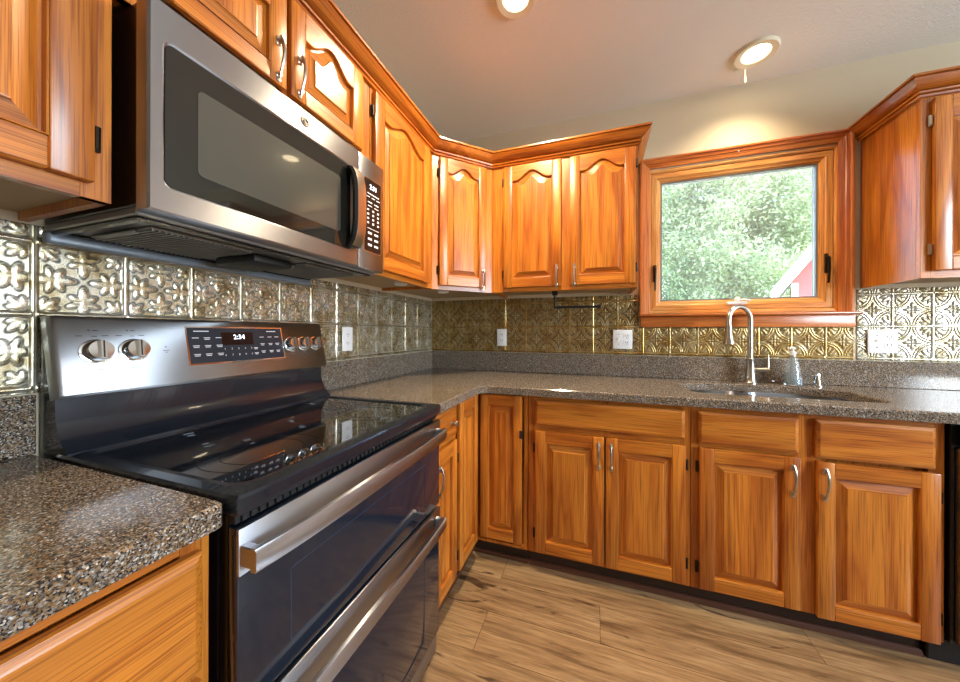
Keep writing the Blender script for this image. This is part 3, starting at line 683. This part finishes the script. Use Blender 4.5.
# ------------------------------------------------------------------ outlets
def outlet(label, loc, rz, gangs):
    o = thing('wall_outlet', label, 'outlet', loc, rz); w = .035 + .023 * (gangs == 2)
    w = .035 if gangs == 1 else .057
    mb = MB(); mb.box(-w, w, -.0065, -.0005, -.06, .06, 0, .002, 2); mb.build('cover_plate', WHITE, o)
    def sock(x):
        for z in (.021, -.021):
            q = MB(); q.box(x - .016, x + .016, -.0085, -.0066, z - .014, z + .014, 0, .0008); s_ = q.build('socket', WHITE, o)
            q = MB(); q.box(x - .008, x - .005, -.0092, -.0086, z - .002, z + .007); q.box(x + .005, x + .008, -.0092, -.0086, z - .002, z + .007); q.box(x - .002, x + .002, -.0092, -.0086, z - .010, z - .006); q.build('slots', SLOT, s_, 0)
    def sw(x):
        q = MB(); q.box(x - .006, x + .006, -.0075, -.0066, -.013, .013); q.box(x - .004, x + .004, -.016, -.0075, -.002, .008, 0, .001); q.build('toggle_switch', WHITE, o)
        q = MB()
        for z in (-.03, .03): q.lathe([(.003, 0), (.002, .001)], (x, -.0066, z), (0, -1, 0), 8)
        q.build('screws', SLOT, o)
    if gangs == 1: sock(0)
    else: sw(-.023); sock(.023)
    return o
outlet('white duplex outlet on the left wall, just past the range', (.0055, -.888, 1.152), L90, 1)
outlet('single white outlet plate on the back wall near the corner', (.566, -.0055, 1.152), 0, 1)
outlet('double white switch and socket plate at the left foot of the window', (1.36, -.0055, 1.146), 0, 2)
outlet('double white switch and socket plate right of the window', (2.587, -.0055, 1.148), 0, 2)

# ------------------------------------------------------------------ range
r = thing('range', 'slate-black double-oven electric range with stainless trim, set between the counters', 'range', (0, 0, 0))
RF = .648
mb = MB(); mb.box(.03, .60, RY0 + .004, RY1 - .004, .075, .897); mb.box(.60, .622, RY0 + .006, RY1 - .006, .02, .897); mb.build('oven_body', BLACK, r, 0)
mb = MB(); mb.box(.08, .56, RY0 + .03, RY1 - .03, .0, .075); mb.build('plinth', BLACKMAT, r, 0)
# cooktop: frame with raised rim and a black glass field
oc = rrect(.075, .655, RY0, RY1, .018, 4); ic = rrect(.135, .605, RY0 + .035, RY1 - .035, .045, 6)
def resamp(poly, n, x0, x1, y0, y1):
    cx, cy = (x0 + x1) / 2, (y0 + y1) / 2
    def hit(a):
        best = None
        dx, dy = math.cos(a), math.sin(a)
        for i in range(len(poly)):
            p, q_ = poly[i], poly[(i + 1) % len(poly)]; ex, ey = q_[0] - p[0], q_[1] - p[1]; den = dx * ey - dy * ex
            if abs(den) < 1e-12: continue
            t_ = ((p[0] - cx) * ey - (p[1] - cy) * ex) / den; s_ = ((p[0] - cx) * dy - (p[1] - cy) * dx) / den
            if t_ > 0 and -1e-6 <= s_ <= 1 + 1e-6: best = t_ if best is None else max(best, t_)
        return (cx + dx * best, cy + dy * best)
    return [hit(2 * PI * i / n) for i in range(n)]
NN = 160
def cr(x0, x1, y0, y1, rad, z): return [(p[0], p[1], z) for p in resamp(rrect(x0, x1, y0, y1, rad, 8), NN, .13, .61, RY0 + .03, RY1 - .03)]
R = [cr(.075, .656, RY0, RY1, .01, .898), cr(.075, .656, RY0, RY1, .01, .914), cr(.078, .653, RY0 + .003, RY1 - .003, .012, .919), cr(.10, .628, RY0 + .02, RY1 - .02, .035, .9205), cr(.112, .616, RY0 + .030, RY1 - .030, .04, .9195), cr(.117, .611, RY0 + .035, RY1 - .035, .04, .9150)]
mb = MB()
for a, b_ in zip(R, R[1:]): mb.add(a + b_, [(i, (i + 1) % NN, (i + 1) % NN + NN, i + NN) for i in range(NN)])
mb.build('cooktop_frame', SLATE, r, 40)
mb = MB(); gl = cr(.114, .614, RY0 + .032, RY1 - .032, .04, .9155); gl2 = [(p[0], p[1], .905) for p in gl]
mb.add(gl + gl2, [tuple(range(NN))] + [(i, (i + 1) % NN, (i + 1) % NN + NN, i + NN) for i in range(NN)]); g = mb.build('cooktop_glass', GLASSBLK, r, 30)
for bx, by, br_ in ((.48, -1.66, .115), (.25, -1.66, .08), (.48, -1.29, .10), (.25, -1.29, .08), (.36, -1.475, .05)):
    mb = MB()
    for rr in (br_, br_ * .68): mb.lathe([(rr, 0), (rr, .0004), (rr + .0015, .0004), (rr + .0015, 0)], (bx, by, .9156), seg=48, cap=False)
    mb.build('burner_ring', RINGLINE, g, 0)
# front rail, vent slot
mb = MB(); mb.box(.60, .652, RY0 + .002, RY1 - .002, .884, .9135, 0, .005, 2); mb.build('front_rail', SLATE, r)
mb = MB(); mb.box(.60, .636, RY0 + .008, RY1 - .008, .868, .884)
for i in range(46): y = RY0 + .02 + i * (RY1 - RY0 - .04) / 45; mb.box(.636, .641, y - .0035, y + .0035, .870, .883)
mb.build('vent_slot', BLACKMAT, r, 0)
def odoor(z0, z1, band, name):
    mb = MB(); mb.box(.624, RF, RY0 + .004, RY1 - .004, z0, z1 - .0005, 0, .003, 2); dd = mb.build(name, OVENGLASS, r)
    mb = MB(); mb.box(RF - .004, RF + .0035, RY0 + .004, RY1 - .004, z1 - band, z1, 0, .002, 2); mb.build('trim_band', STEEL, dd)
    mb = MB()
    frz0, frz1, fy0, fy1 = z0 + .045, z1 - band - .05, RY0 + .10, RY1 - .11
    for yy0, yy1, zz0, zz1 in ((fy0, fy1, frz0, frz0 + .002), (fy0, fy1, frz1 - .002, frz1), (fy0, fy0 + .002, frz0, frz1), (fy1 - .002, fy1, frz0, frz1)): mb.box(RF + .0001, RF + .0006, yy0, yy1, zz0, zz1)
    mb.build('window_outline', simple('oven_window_line', (46, 56, 72), .2), dd, 0)
    # flat bowed bar handle on two end posts
    hz = z1 - band * .5 - .004; n = 24; hw = .019; vs = []; fs = []
    y0_, y1_ = RY0 + .004, RY1 - .030
    for i in range(n + 1):
        t_ = i / n; y = y0_ + (y1_ - y0_) * t_; x = RF + .036 + .010 * (1 - (2 * t_ - 1) ** 4)
        for dx, dz in ((-.006, -hw), (.004, -hw), (.007, -hw + .005), (.007, hw - .005), (.004, hw), (-.006, hw)): vs.append((x + dx, y, hz + dz))
    for i in range(n): fs += [(i * 6 + k_, i * 6 + (k_ + 1) % 6, (i + 1) * 6 + (k_ + 1) % 6, (i + 1) * 6 + k_) for k_ in range(6)]
    fs += [tuple(range(6)), tuple(n * 6 + k_ for k_ in range(6))]
    mb = MB(); mb.add(vs, fs); mb.box(RF + .0036, RF + .033, y0_ + .001, y0_ + .016, hz - .017, hz + .017, 0, .002); mb.box(RF + .0036, RF + .033, y1_ - .016, y1_ - .001, hz - .017, hz + .017, 0, .002)
    mb.build('handle', STEEL, dd, 35); return dd
odoor(.551, .864, .078, 'upper_oven_door'); odoor(.078, .540, .072, 'lower_oven_door')
mb = MB(); mb.box(.60, .640, RY0 + .006, RY1 - .006, .008, .074, 0, .003); mb.build('kick_panel', STEEL, r)
# backguard
BG0, BG1 = RY0 - .001, RY1 + .014
mb = MB(); mb.prism([(.012, .90), (.012, 1.222), (.046, 1.222), (.074, 1.045), (.078, .985), (.098, .945), (.125, .922), (.125, .90)], 'Y', BG0 + .004, BG1 - .012); mb.build('backguard', SLATE, r, 25)
p0 = Vector((.100, 0, 1.042)); p1 = Vector((.060, 0, 1.226)); vd = (p1 - p0).normalized(); nd = Vector((vd.z, 0, -vd.x)); SH = (p1 - p0).length
def bgp(y, v, n_=0.0): q_ = p0 + vd * v + nd * n_; return (q_.x, y, q_.z)
mb = MB(); pr = [(-.035, .0), (-.004, -.001), (0, .004), (0, SH - .012), (-.004, SH - .003), (-.012, SH), (-.040, SH + .002)]
secs = [(BG0, -.010), (BG0 + .003, -.003), (BG0 + .010, 0), (BG1 - .010, 0), (BG1 - .003, -.003), (BG1, -.010)]
vs = []; fs = []
for y, dn in secs:
    for n_, v in pr: vs.append(bgp(y, v, n_ + (dn if n_ > -.03 else 0)))
k = len(pr)
for i in range(len(secs) - 1): fs += [(i * k + j, i * k + (j + 1) % k, (i + 1) * k + (j + 1) % k, (i + 1) * k + j) for j in range(k)]
fs += [tuple(range(k)), tuple((len(secs) - 1) * k + j for j in range(k))]
mb.add(vs, fs); cp = mb.build('control_panel', STEEL, r, 35)
def onpanel(y0, y1, v0, v1, n0, n1, name, mat, parent):
    mb = MB(); mb.add([bgp(y, v, n_) for n_ in (n0, n1) for (y, v) in ((y0, v0), (y1, v0), (y1, v1), (y0, v1))], [(3, 2, 1, 0), (4, 5, 6, 7), (0, 1, 5, 4), (1, 2, 6, 5), (2, 3, 7, 6), (3, 0, 4, 7)])
    return mb.build(name, mat, parent, 0)
TY0, TY1, TV0, TV1 = -1.588, -1.296, .052, .160
onpanel(TY0 - .004, TY1 + .004, TV0 - .004, TV1 + .004, .0004, .0012, 'bezel', CHROME, cp)
tp = onpanel(TY0, TY1, TV0, TV1, .0013, .002, 'touch_panel', simple('touch_panel_slate', (40, 48, 58), .25), cp)
onpanel(-1.500, -1.402, .104, .146, .0021, .0026, 'display', DISPLAY, tp)
mb = MB(); text_mb(mb, '2:34', .021, lambda u, v, w: bgp(-1.447 + u, .130 + v, .0027 + w), 0); mb.build('clock_digits', DIGIT, tp, 0)
mb = MB()
def dash(y, v, w, h=.0022): mb.add([bgp(a, b_, .0023) for a, b_ in ((y - w / 2, v), (y + w / 2, v), (y + w / 2, v + h), (y - w / 2, v + h))], [(0, 1, 2, 3)])
dash(-1.553, .148, .040, .003); dash(-1.335, .148, .034, .003)
for row, v in enumerate((.128, .104, .078)):
    for j, y in enumerate((-1.570, -1.540, -1.508)):
        dash(y, v, .017); 
        if row or j == 1: dash(y, v - .0045, .014)
    for j, y in enumerate((-1.372, -1.343, -1.317)):
        dash(y, v, .015); 
        if row: dash(y, v - .0045, .011)
for v in (.091, .073): dash(-1.397, v, .014); dash(-1.397, v - .004, .010)
for i, ch in enumerate('1234567890'): text_mb(mb, ch, .0085, lambda u, v, w: bgp(-1.494 + (i % 5) * .0205 + u, (.092 if i < 5 else .072) + v, .0023 + w * .2), 0)
mb.build('key_legends', WHITEPRINT, tp, 0)
def rknob(y, v, turn):
    o_ = MB(); c0 = Vector(bgp(y, v, .0005))
    o_.lathe([(.0285, 0), (.0285, .004), (.025, .005)], c0, nd, 28); o_.lathe([(.0245, .005), (.0235, .022), (.021, .027), (.001, .0275)], c0, nd, 28); kb = o_.build('knob', CHROME, cp, 35)
    o_ = MB(); a = Vector((0, math.sin(turn), 0)) + vd * math.cos(turn); s_ = nd.cross(a)
    pts_ = [c0 + nd * h + a * la + s_ * lb for h in (.0276, .036) for la, lb in ((-.021, -.0045), (.021, -.0045), (.021, .0045), (-.021, .0045))]
    o_.add(pts_, [(3, 2, 1, 0), (4, 5, 6, 7), (0, 1, 5, 4), (1, 2, 6, 5), (2, 3, 7, 6), (3, 0, 4, 7)]); o_.build('knob_grip', NICKEL, kb, 0)
    o_ = MB(); o_.add([c0 + nd * .0362 + a * la + s_ * lb for la, lb in ((-.02, -.0015), (.02, -.0015), (.02, .0015), (-.02, .0015))], [(0, 1, 2, 3)]); o_.build('knob_mark', BLACKMAT, kb, 0)
for y, tn in ((-1.770, .05), (-1.705, .05), (-1.262, 0), (-1.206, 0), (-1.150, 0)): rknob(y, .100, tn)
mb = MB()
def dash2(y, v, w, h=.0016): mb.add([bgp(a, b_, .0005) for a, b_ in ((y - w / 2, v), (y + w / 2, v), (y + w / 2, v + h), (y - w / 2, v + h))], [(0, 1, 2, 3)])
for y in (-1.770, -1.705):
    dash2(y, .055, .016); dash2(y - .008, .150, .003, .003); dash2(y + .002, .150, .009); dash2(y, .136, .009); dash2(y + .018, .137, .012); dash2(y - .024, .137, .011)
for y in (-1.262, -1.206, -1.150): dash2(y, .055, .012); dash2(y, .150, .003, .003); dash2(y, .138, .008)
dash2(-1.640, .104, .0035, .0035); dash2(-1.640, .095, .014); dash2(-1.640, .090, .006)
mb.build('panel_legends', PRINTDARK, cp, 0)

# ------------------------------------------------------------------ over-the-range microwave
MY0, MY1, MX, MZ0, MZ1 = -1.826, -1.122, .400, 1.420, 1.832
mw = thing('microwave', 'stainless over-the-range microwave under the short oak cabinet', 'microwave', (0, 0, 0))
mb = MB(); mb.box(.008, .362, MY0 + .004, MY1 - .004, MZ0 + .012, MZ1 - .004, 0, .003); mb.build('housing', HOUSING, mw)
SEAM = -1.262
WY0, WY1, WZa, WZb = MY0 + .026, -1.300, 1.474, 1.757
# door frame: stainless with a rounded window hole
def hole_panel(mb, y0, y1, z0, z1, hole, x0, x1, bev=.004):
    sl = MB(); slab(sl, [(y0, z0), (y1, z0), (y1, z1), (y0, z1)], [hole], 0, x1 - x0, bev)
    mb.add([(x0 + v[2], v[0], v[1]) for v in sl.v], sl.f); return mb
mb = MB(); hole_panel(mb, MY0, SEAM - .001, MZ0, MZ1, rrect(WY0, WY1, WZa, WZb, .014, 5), .364, MX); dr = mb.build('door', STEEL, mw, 30)
mb = MB(); mb.prism(rrect(WY0 + .0005, WY1 - .0005, WZa + .0005, WZb - .0005, .0135, 5), 'X', .375, MX - .002); gw = mb.build('door_glass', MWGLASS, dr, 0)
mb = MB(); mb.prism(rrect(WY0 + .055, WY1 - .045, WZa + .045, WZb - .055, .012, 5), 'X', MX - .0019, MX - .0012); mb.build('window_mesh', MWMESH, gw, 0)
mb = MB(); mb.box(.364, MX, SEAM + .001, MY1, MZ0, MZ1, 0, .004, 2); ps = mb.build('control_side', STEEL, mw)
mb = MB(); mb.prism(rrect(-1.232, -1.142, 1.488, 1.755, .006, 4), 'X', MX + .0002, MX + .0022); kp = mb.build('keypad', BLACK, ps, 0)
mb = MB(); mb.prism(rrect(-1.235, -1.139, 1.485, 1.758, .008, 4), 'X', MX - .001, MX + .0012); mb.build('keypad_bezel', CHROME, ps, 0)
mb = MB(); text_mb(mb, '2:31', .024, lambda u, v, w: (MX + .0024 + w, -1.187 + u, 1.728 + v)); mb.build('clock_digits', DIGIT, kp, 0)
mb = MB()
def mdash(y, z, w, h): mb.add([(MX + .0024, a, b_) for a, b_ in ((y - w / 2, z), (y + w / 2, z), (y + w / 2, z + h), (y - w / 2, z + h))], [(0, 1, 2, 3)])
for z, cnt, w, h in ((1.700, 1, .065, .004), (1.688, 3, .018, .003), (1.668, 2, .024, .004), (1.655, 2, .024, .003), (1.638, 3, .010, .007), (1.622, 3, .010, .007), (1.606, 3, .010, .007), (1.590, 3, .010, .007), (1.572, 1, .065, .002), (1.552, 2, .022, .008), (1.530, 2, .022, .008), (1.508, 2, .022, .008)):
    for i in range(cnt): mdash(-1.187 + (i - (cnt - 1) / 2) * (.028 if cnt == 3 else .036), z, w, h)
mb.build('key_legends', WHITEPRINT, kp, 0)
# tall curved handle: black inner side, polished front
mb = MB(); n = 16; vs = []; fs = []; y0_, y1_ = -1.322, -1.268
for i in range(n + 1):
    t_ = i / n; z = 1.482 + .268 * t_; x = MX + .012 + .024 * (1 - (2 * t_ - 1) ** 4)
    for dx, y in ((-.010, y0_), (.0, y0_), (.007, y0_ + .008), (.008, y1_ - .012), (.002, y1_), (-.010, y1_)): vs.append((x + dx, y, z))
mt = []
for i in range(n):
    for k_ in range(6): fs.append((i * 6 + k_, i * 6 + (k_ + 1) % 6, (i + 1) * 6 + (k_ + 1) % 6, (i + 1) * 6 + k_)); mt.append(1 if k_ in (2, 3) else 0)
fs += [tuple(range(6)), tuple(n * 6 + k_ for k_ in range(6))]; mt += [0, 0]
mb.add(vs, fs, mt); mb.box(MX + .0005, MX + .016, y0_ + .004, y1_ - .004, 1.484, 1.500, 0); mb.box(MX + .0005, MX + .016, y0_ + .004, y1_ - .004, 1.732, 1.748, 0)
mb.build('handle', [BLACK, NICKEL], dr, 35)
# round maker's badge on the top band
by, bz = -1.484, 1.797
mb = MB(); mb.lathe([(.014, 0), (.014, .0012), (.001, .0014)], (MX + .0002, by, bz), (1, 0, 0), 28); bd = mb.build('badge', NICKEL, dr)
mb = MB(); mb.lathe([(.0118, .0014), (.0118, .002), (.0138, .002), (.0138, .0014)], (MX + .0002, by, bz), (1, 0, 0), 28, cap=False)
for sg in (-1, 1):
    mb.tube([(MX + .002, by + sg * (.0015 + .005 * math.cos(t_)), bz + .0055 * math.sin(t_) * (1 if sg > 0 else -1)) for t_ in [i * .5 for i in range(12)]], .0006, 6)
for a in range(4): mb.tube([(MX + .002, by + .0085 * math.cos(a * PI / 2 + t_ * .25), bz + .0085 * math.sin(a * PI / 2 + t_ * .25)) for t_ in range(6)], .0006, 6)
mb.build('badge_scrollwork', PRINTDARK, bd)
# underside
mb = MB(); mb.box(.006, .360, MY0 + .002, MY1 - .002, MZ0 - .006, MZ0 + .010, 0, .003); up_ = mb.build('underside_panel', UNDER, mw)
mb = MB(); mb.box(.006, .034, MY0 - .002, MY1, MZ0 - .034, MZ0 - .0065, 0, .008, 3); mb.build('rear_rail', RAILG, up_)
mb = MB(); mb.box(.030, .355, MY0 + .004, MY0 + .020, MZ0 - .014, MZ0 - .0065, 0, .003); mb.box(.03, .05, MY0 + .02, MY1 - .02, MZ0 - .012, MZ0 - .0065, 0, .002); mb.box(.335, .355, MY0 + .02, MY1 - .02, MZ0 - .012, MZ0 - .0065, 0, .002); mb.build('underside_rim', BLACK, up_)
for y0_, y1_ in ((MY0 + .05, MY0 + .27), (MY1 - .27, MY1 - .05)):
    mb = MB(); mb.box(.07, .30, y0_, y1_, MZ0 - .012, MZ0 - .0065, 0, .002)
    for i in range(20): mb.box(.075, .295, y0_ + .008 + i * (y1_ - y0_ - .016) / 19 - .002, y0_ + .008 + i * (y1_ - y0_ - .016) / 19 + .002, MZ0 - .015, MZ0 - .012)
    ff = mb.build('grease_filter', FILTER, up_, 0)
    mb = MB(); mb.box(.12, .25, y0_ - .008, y0_ + .004, MZ0 - .018, MZ0 - .0125, 0, .002); mb.build('filter_pull', FILTER, ff)
mb = MB(); mb.box(.10, .27, MY0 + .29, MY1 - .29, MZ0 - .030, MZ0 - .0065, 0, .008, 2); mb.build('lamp_cover', BLACKMAT, up_)

# ------------------------------------------------------------------ dishwasher
dw_ = thing('dishwasher', 'black-framed dishwasher cut off by the right edge, beside the sink cabinet', 'dishwasher', (0, 0, 0))
mb = MB(); mb.box(2.404, 2.985, -.598, -.03, .10, .872); mb.build('tub', BLACKMAT, dw_, 0)
mb = MB(); mb.box(2.384, 2.985, -.612, -.599, .10, .872); mb.build('door_seal', BLACK, dw_, 0)
mb = MB(); mb.box(2.393, 2.982, -.640, -.6125, .105, .79, 0, .006, 2); dd = mb.build('door', STEEL_D, dw_)
mb = MB(); mb.box(2.402, 2.982, -.640, -.6125, .794, .868, 0, .006, 2); mb.build('control_strip', BLACK, dw_)
mb = MB(); mb.tube([(2.45, -.641, .75), (2.45, -.675, .75), (2.93, -.675, .75), (2.93, -.641, .75)], .009, 10); mb.build('handle', STEEL, dd)
mb = MB(); mb.box(2.352, 2.985, -.575, -.560, .0, .085, 0, .004); mb.box(2.384, 2.985, -.56, -.10, .0, .098); mb.build('kick_plate', BLACKMAT, dw_)

# ------------------------------------------------------------------ under-cabinet bits
t = thing('paper_towel_holder', 'black metal paper towel holder hanging under the paired wall cabinet', 'towel holder', (0, 0, 0))
mb = MB(); mb.box(.945, .977, -.215, -.185, UB - .014, UB + .0175, 0, .002); mb.tube([(.961, -.20, UB - .01), (.961, -.20, 1.342)], .006, 10); mb.build('bracket', BLACKMAT, t)
mb = MB(); mb.tube([(.955, -.20, 1.342), (1.215, -.20, 1.342)], .0075, 10); mb.lathe([(.012, 0), (.013, .006), (.009, .016), (.001, .018)], (1.212, -.20, 1.342), (1, 0, 0), 14); mb.build('bar', BLACKMAT, t)
def puck(label, x, y, g='puck lights under the cabinets'):
    o = thing('puck_light', label, 'light', (x, y, UB + .018), 0, g)
    mb = MB(); mb.lathe([(.034, 0), (.034, -.012), (.028, -.016), (.024, -.013)], seg=24); mb.build('ring', WHITE, o)
    mb = MB(); mb.lathe([(.0235, -.006), (.0235, -.0128), (.001, -.0135)], seg=20); mb.build('lens', simple('frosted_lens', (210, 210, 205), .3), o)
puck('round white puck light under the diagonal corner cabinet', .300, -.400); puck('round white puck light under the tall cabinet beside the microwave', .235, -.76)

# ------------------------------------------------------------------ ceiling lights
def can(label, x, y, rad, watts, chain=False, spread=124):
    o = thing('ceiling_light', label, 'light', (x, y, CEILZ), 0, 'recessed ceiling lights')
    mb = MB(); mb.lathe([(rad * .60, -.004), (rad * .66, -.012), (rad * .95, -.016), (rad, -.008), (rad, -.0006), (rad * .6, -.0006)], seg=40, cap=False); mb.build('trim_ring', IVORY, o)
    mb = MB(); mb.lathe([(rad * .59, -.001), (rad * .59, -.006), (rad * .4, -.010), (.001, -.012)], seg=32); mb.build('lens', LENS, o)
    if chain:
        mb = MB(); mb.tube([(-.015, rad * .93, -.008), (-.015, rad * .93, -.058)], .0022, 6); mb.lathe([(.003, 0), (.0055, -.012), (.0055, -.034), (.001, -.036)], (-.015, rad * .93, -.055), seg=10); mb.build('pull_chain', IVORY, o)
    l = lamp('lamp_beam', 'SPOT', (x, y, CEILZ - .02), watts, (1, .80, .54), (x, y, 0), spot_size=math.radians(spread), spot_blend=1.0, shadow_soft_size=rad * .5)
    return o
can('ivory-ringed recessed ceiling light with pull chain above the window', 1.965, -.232, .092, 38, True)
can('recessed ceiling light cut by the top edge of the photo', .875, -.875, .085, 125, spread=165)
can('added recessed fill light above the middle of the floor, just out of frame', 1.62, -1.75, .085, 18, spread=140)  # unseen lamp, added as fill for the right-hand cabinet side

# ------------------------------------------------------------------ outside
m = MB().box(-40, 40, .3, 60, -.9, -.6); struct(m.build('lawn_ground', LAWN, smooth=0))
m = MB().box(-2, 6.5, .3, 5.5, -.6, -.5); struct(m.build('bounce_pad', simple('pale_bounce_pad', (224, 222, 214), .9), smooth=0))  # unseen pale pad, added to bounce sunlight up onto the ceiling
def tree(label, x, y, z, R, H, n, seed, group='trees in the yard'):
    g = np.random.default_rng(seed); o = thing('tree', label, 'tree', (x, y, z), 0, group)
    mb = MB(); mb.tube([(0, 0, 0), (.05, 0, H * .3), (0, .05, H * .6), (.1, 0, H * .85)], [.22, .17, .11, .04], 10)
    for k_ in range(7):
        a = k_ * 2.4; h0 = H * (.32 + .07 * k_); mb.tube([(0, 0, h0), (R * .35 * math.cos(a), R * .35 * math.sin(a), h0 + .6), (R * .7 * math.cos(a), R * .7 * math.sin(a), h0 + 1.1)], [.08, .05, .02], 6)
    mb.build('trunk', BARK, o)
    nc = 260; cc = g.normal(size=(nc, 3)); cc /= np.linalg.norm(cc, axis=1)[:, None]; cc *= (g.random(nc)[:, None] ** .45)
    cc = cc * np.array([R, R, H * .48]) + np.array([0, 0, H * .55])
    ci = g.integers(0, nc, n); p = cc[ci] + g.normal(size=(n, 3)) * .42
    d1 = g.normal(size=(n, 3)); d1 /= np.linalg.norm(d1, axis=1)[:, None]; d2 = np.cross(d1, g.normal(size=(n, 3))); d2 /= np.linalg.norm(d2, axis=1)[:, None]
    s_ = g.uniform(.05, .11, n)[:, None]
    v = np.stack([p - d1 * s_, p + d2 * s_ * .5, p + d1 * s_, p - d2 * s_ * .5], 1).reshape(-1, 3)
    me = bpy.data.meshes.new('foliage'); me.vertices.add(4 * n); me.vertices.foreach_set('co', v.reshape(-1)); me.loops.add(4 * n); me.loops.foreach_set('vertex_index', np.arange(4 * n))
    me.polygons.add(n); me.polygons.foreach_set('loop_start', np.arange(0, 4 * n, 4)); me.polygons.foreach_set('loop_total', np.full(n, 4)); me.update(); me.validate(); me.materials.append(LEAF)
    fo = bpy.data.objects.new('foliage', me); COL.objects.link(fo); fo.parent = o
tree('big pale green leafy tree filling the middle of the window view', 7.3, 17.5, -.6, 4.3, 11.0, 130000, 3)
tree('tall leafy tree at the right of the window view, beyond the red outbuilding', 15.8, 24.0, -.6, 3.9, 14.0, 40000, 5)
bn = thing('outbuilding', 'red-sided outbuilding with white roof trim, low in the window at right', 'building', (5.343, 7.663, 0), math.radians(-24))
ov, half, sl, e0 = .40, 2.2, 1.47, 2.09          # eave overhang, half width, roof slope, eave height
mid_ = ov + half; pz = e0 + sl * mid_; ez = e0 + sl * ov
mb = MB(); mb.prism([(ov, -.6), (ov + 2 * half, -.6), (ov + 2 * half, ez - .2), (mid_, pz - .2), (ov, ez - .2)], 'Y', .35, 3.2); mb.build('siding', BARNRED, bn, 0)
mb = MB()
for sg in (-1, 1): mb.prism([(mid_ + sg * mid_, e0), (mid_, pz), (mid_, pz + .12), (mid_ + sg * mid_, e0 + .12)], 'Y', .04, 3.4)
mb.build('roof', ROOFING, bn, 0)
mb = MB()
for sg in (-1, 1):
    mb.prism([(mid_ + sg * mid_, e0 - .22), (mid_, pz - .22), (mid_, pz + .14), (mid_ + sg * mid_, e0 + .14)], 'Y', 0, .038)
    mb.prism([(mid_ + sg * mid_, e0 - .10), (mid_, pz - .10), (mid_, pz - .002), (mid_ + sg * mid_, e0 - .002)], 'Y', .04, .349)
mb.box(ov - .01, ov + .12, .32, .348, -.6, ez - .25); mb.build('trim_boards', BARNTRIM, bn, 0)
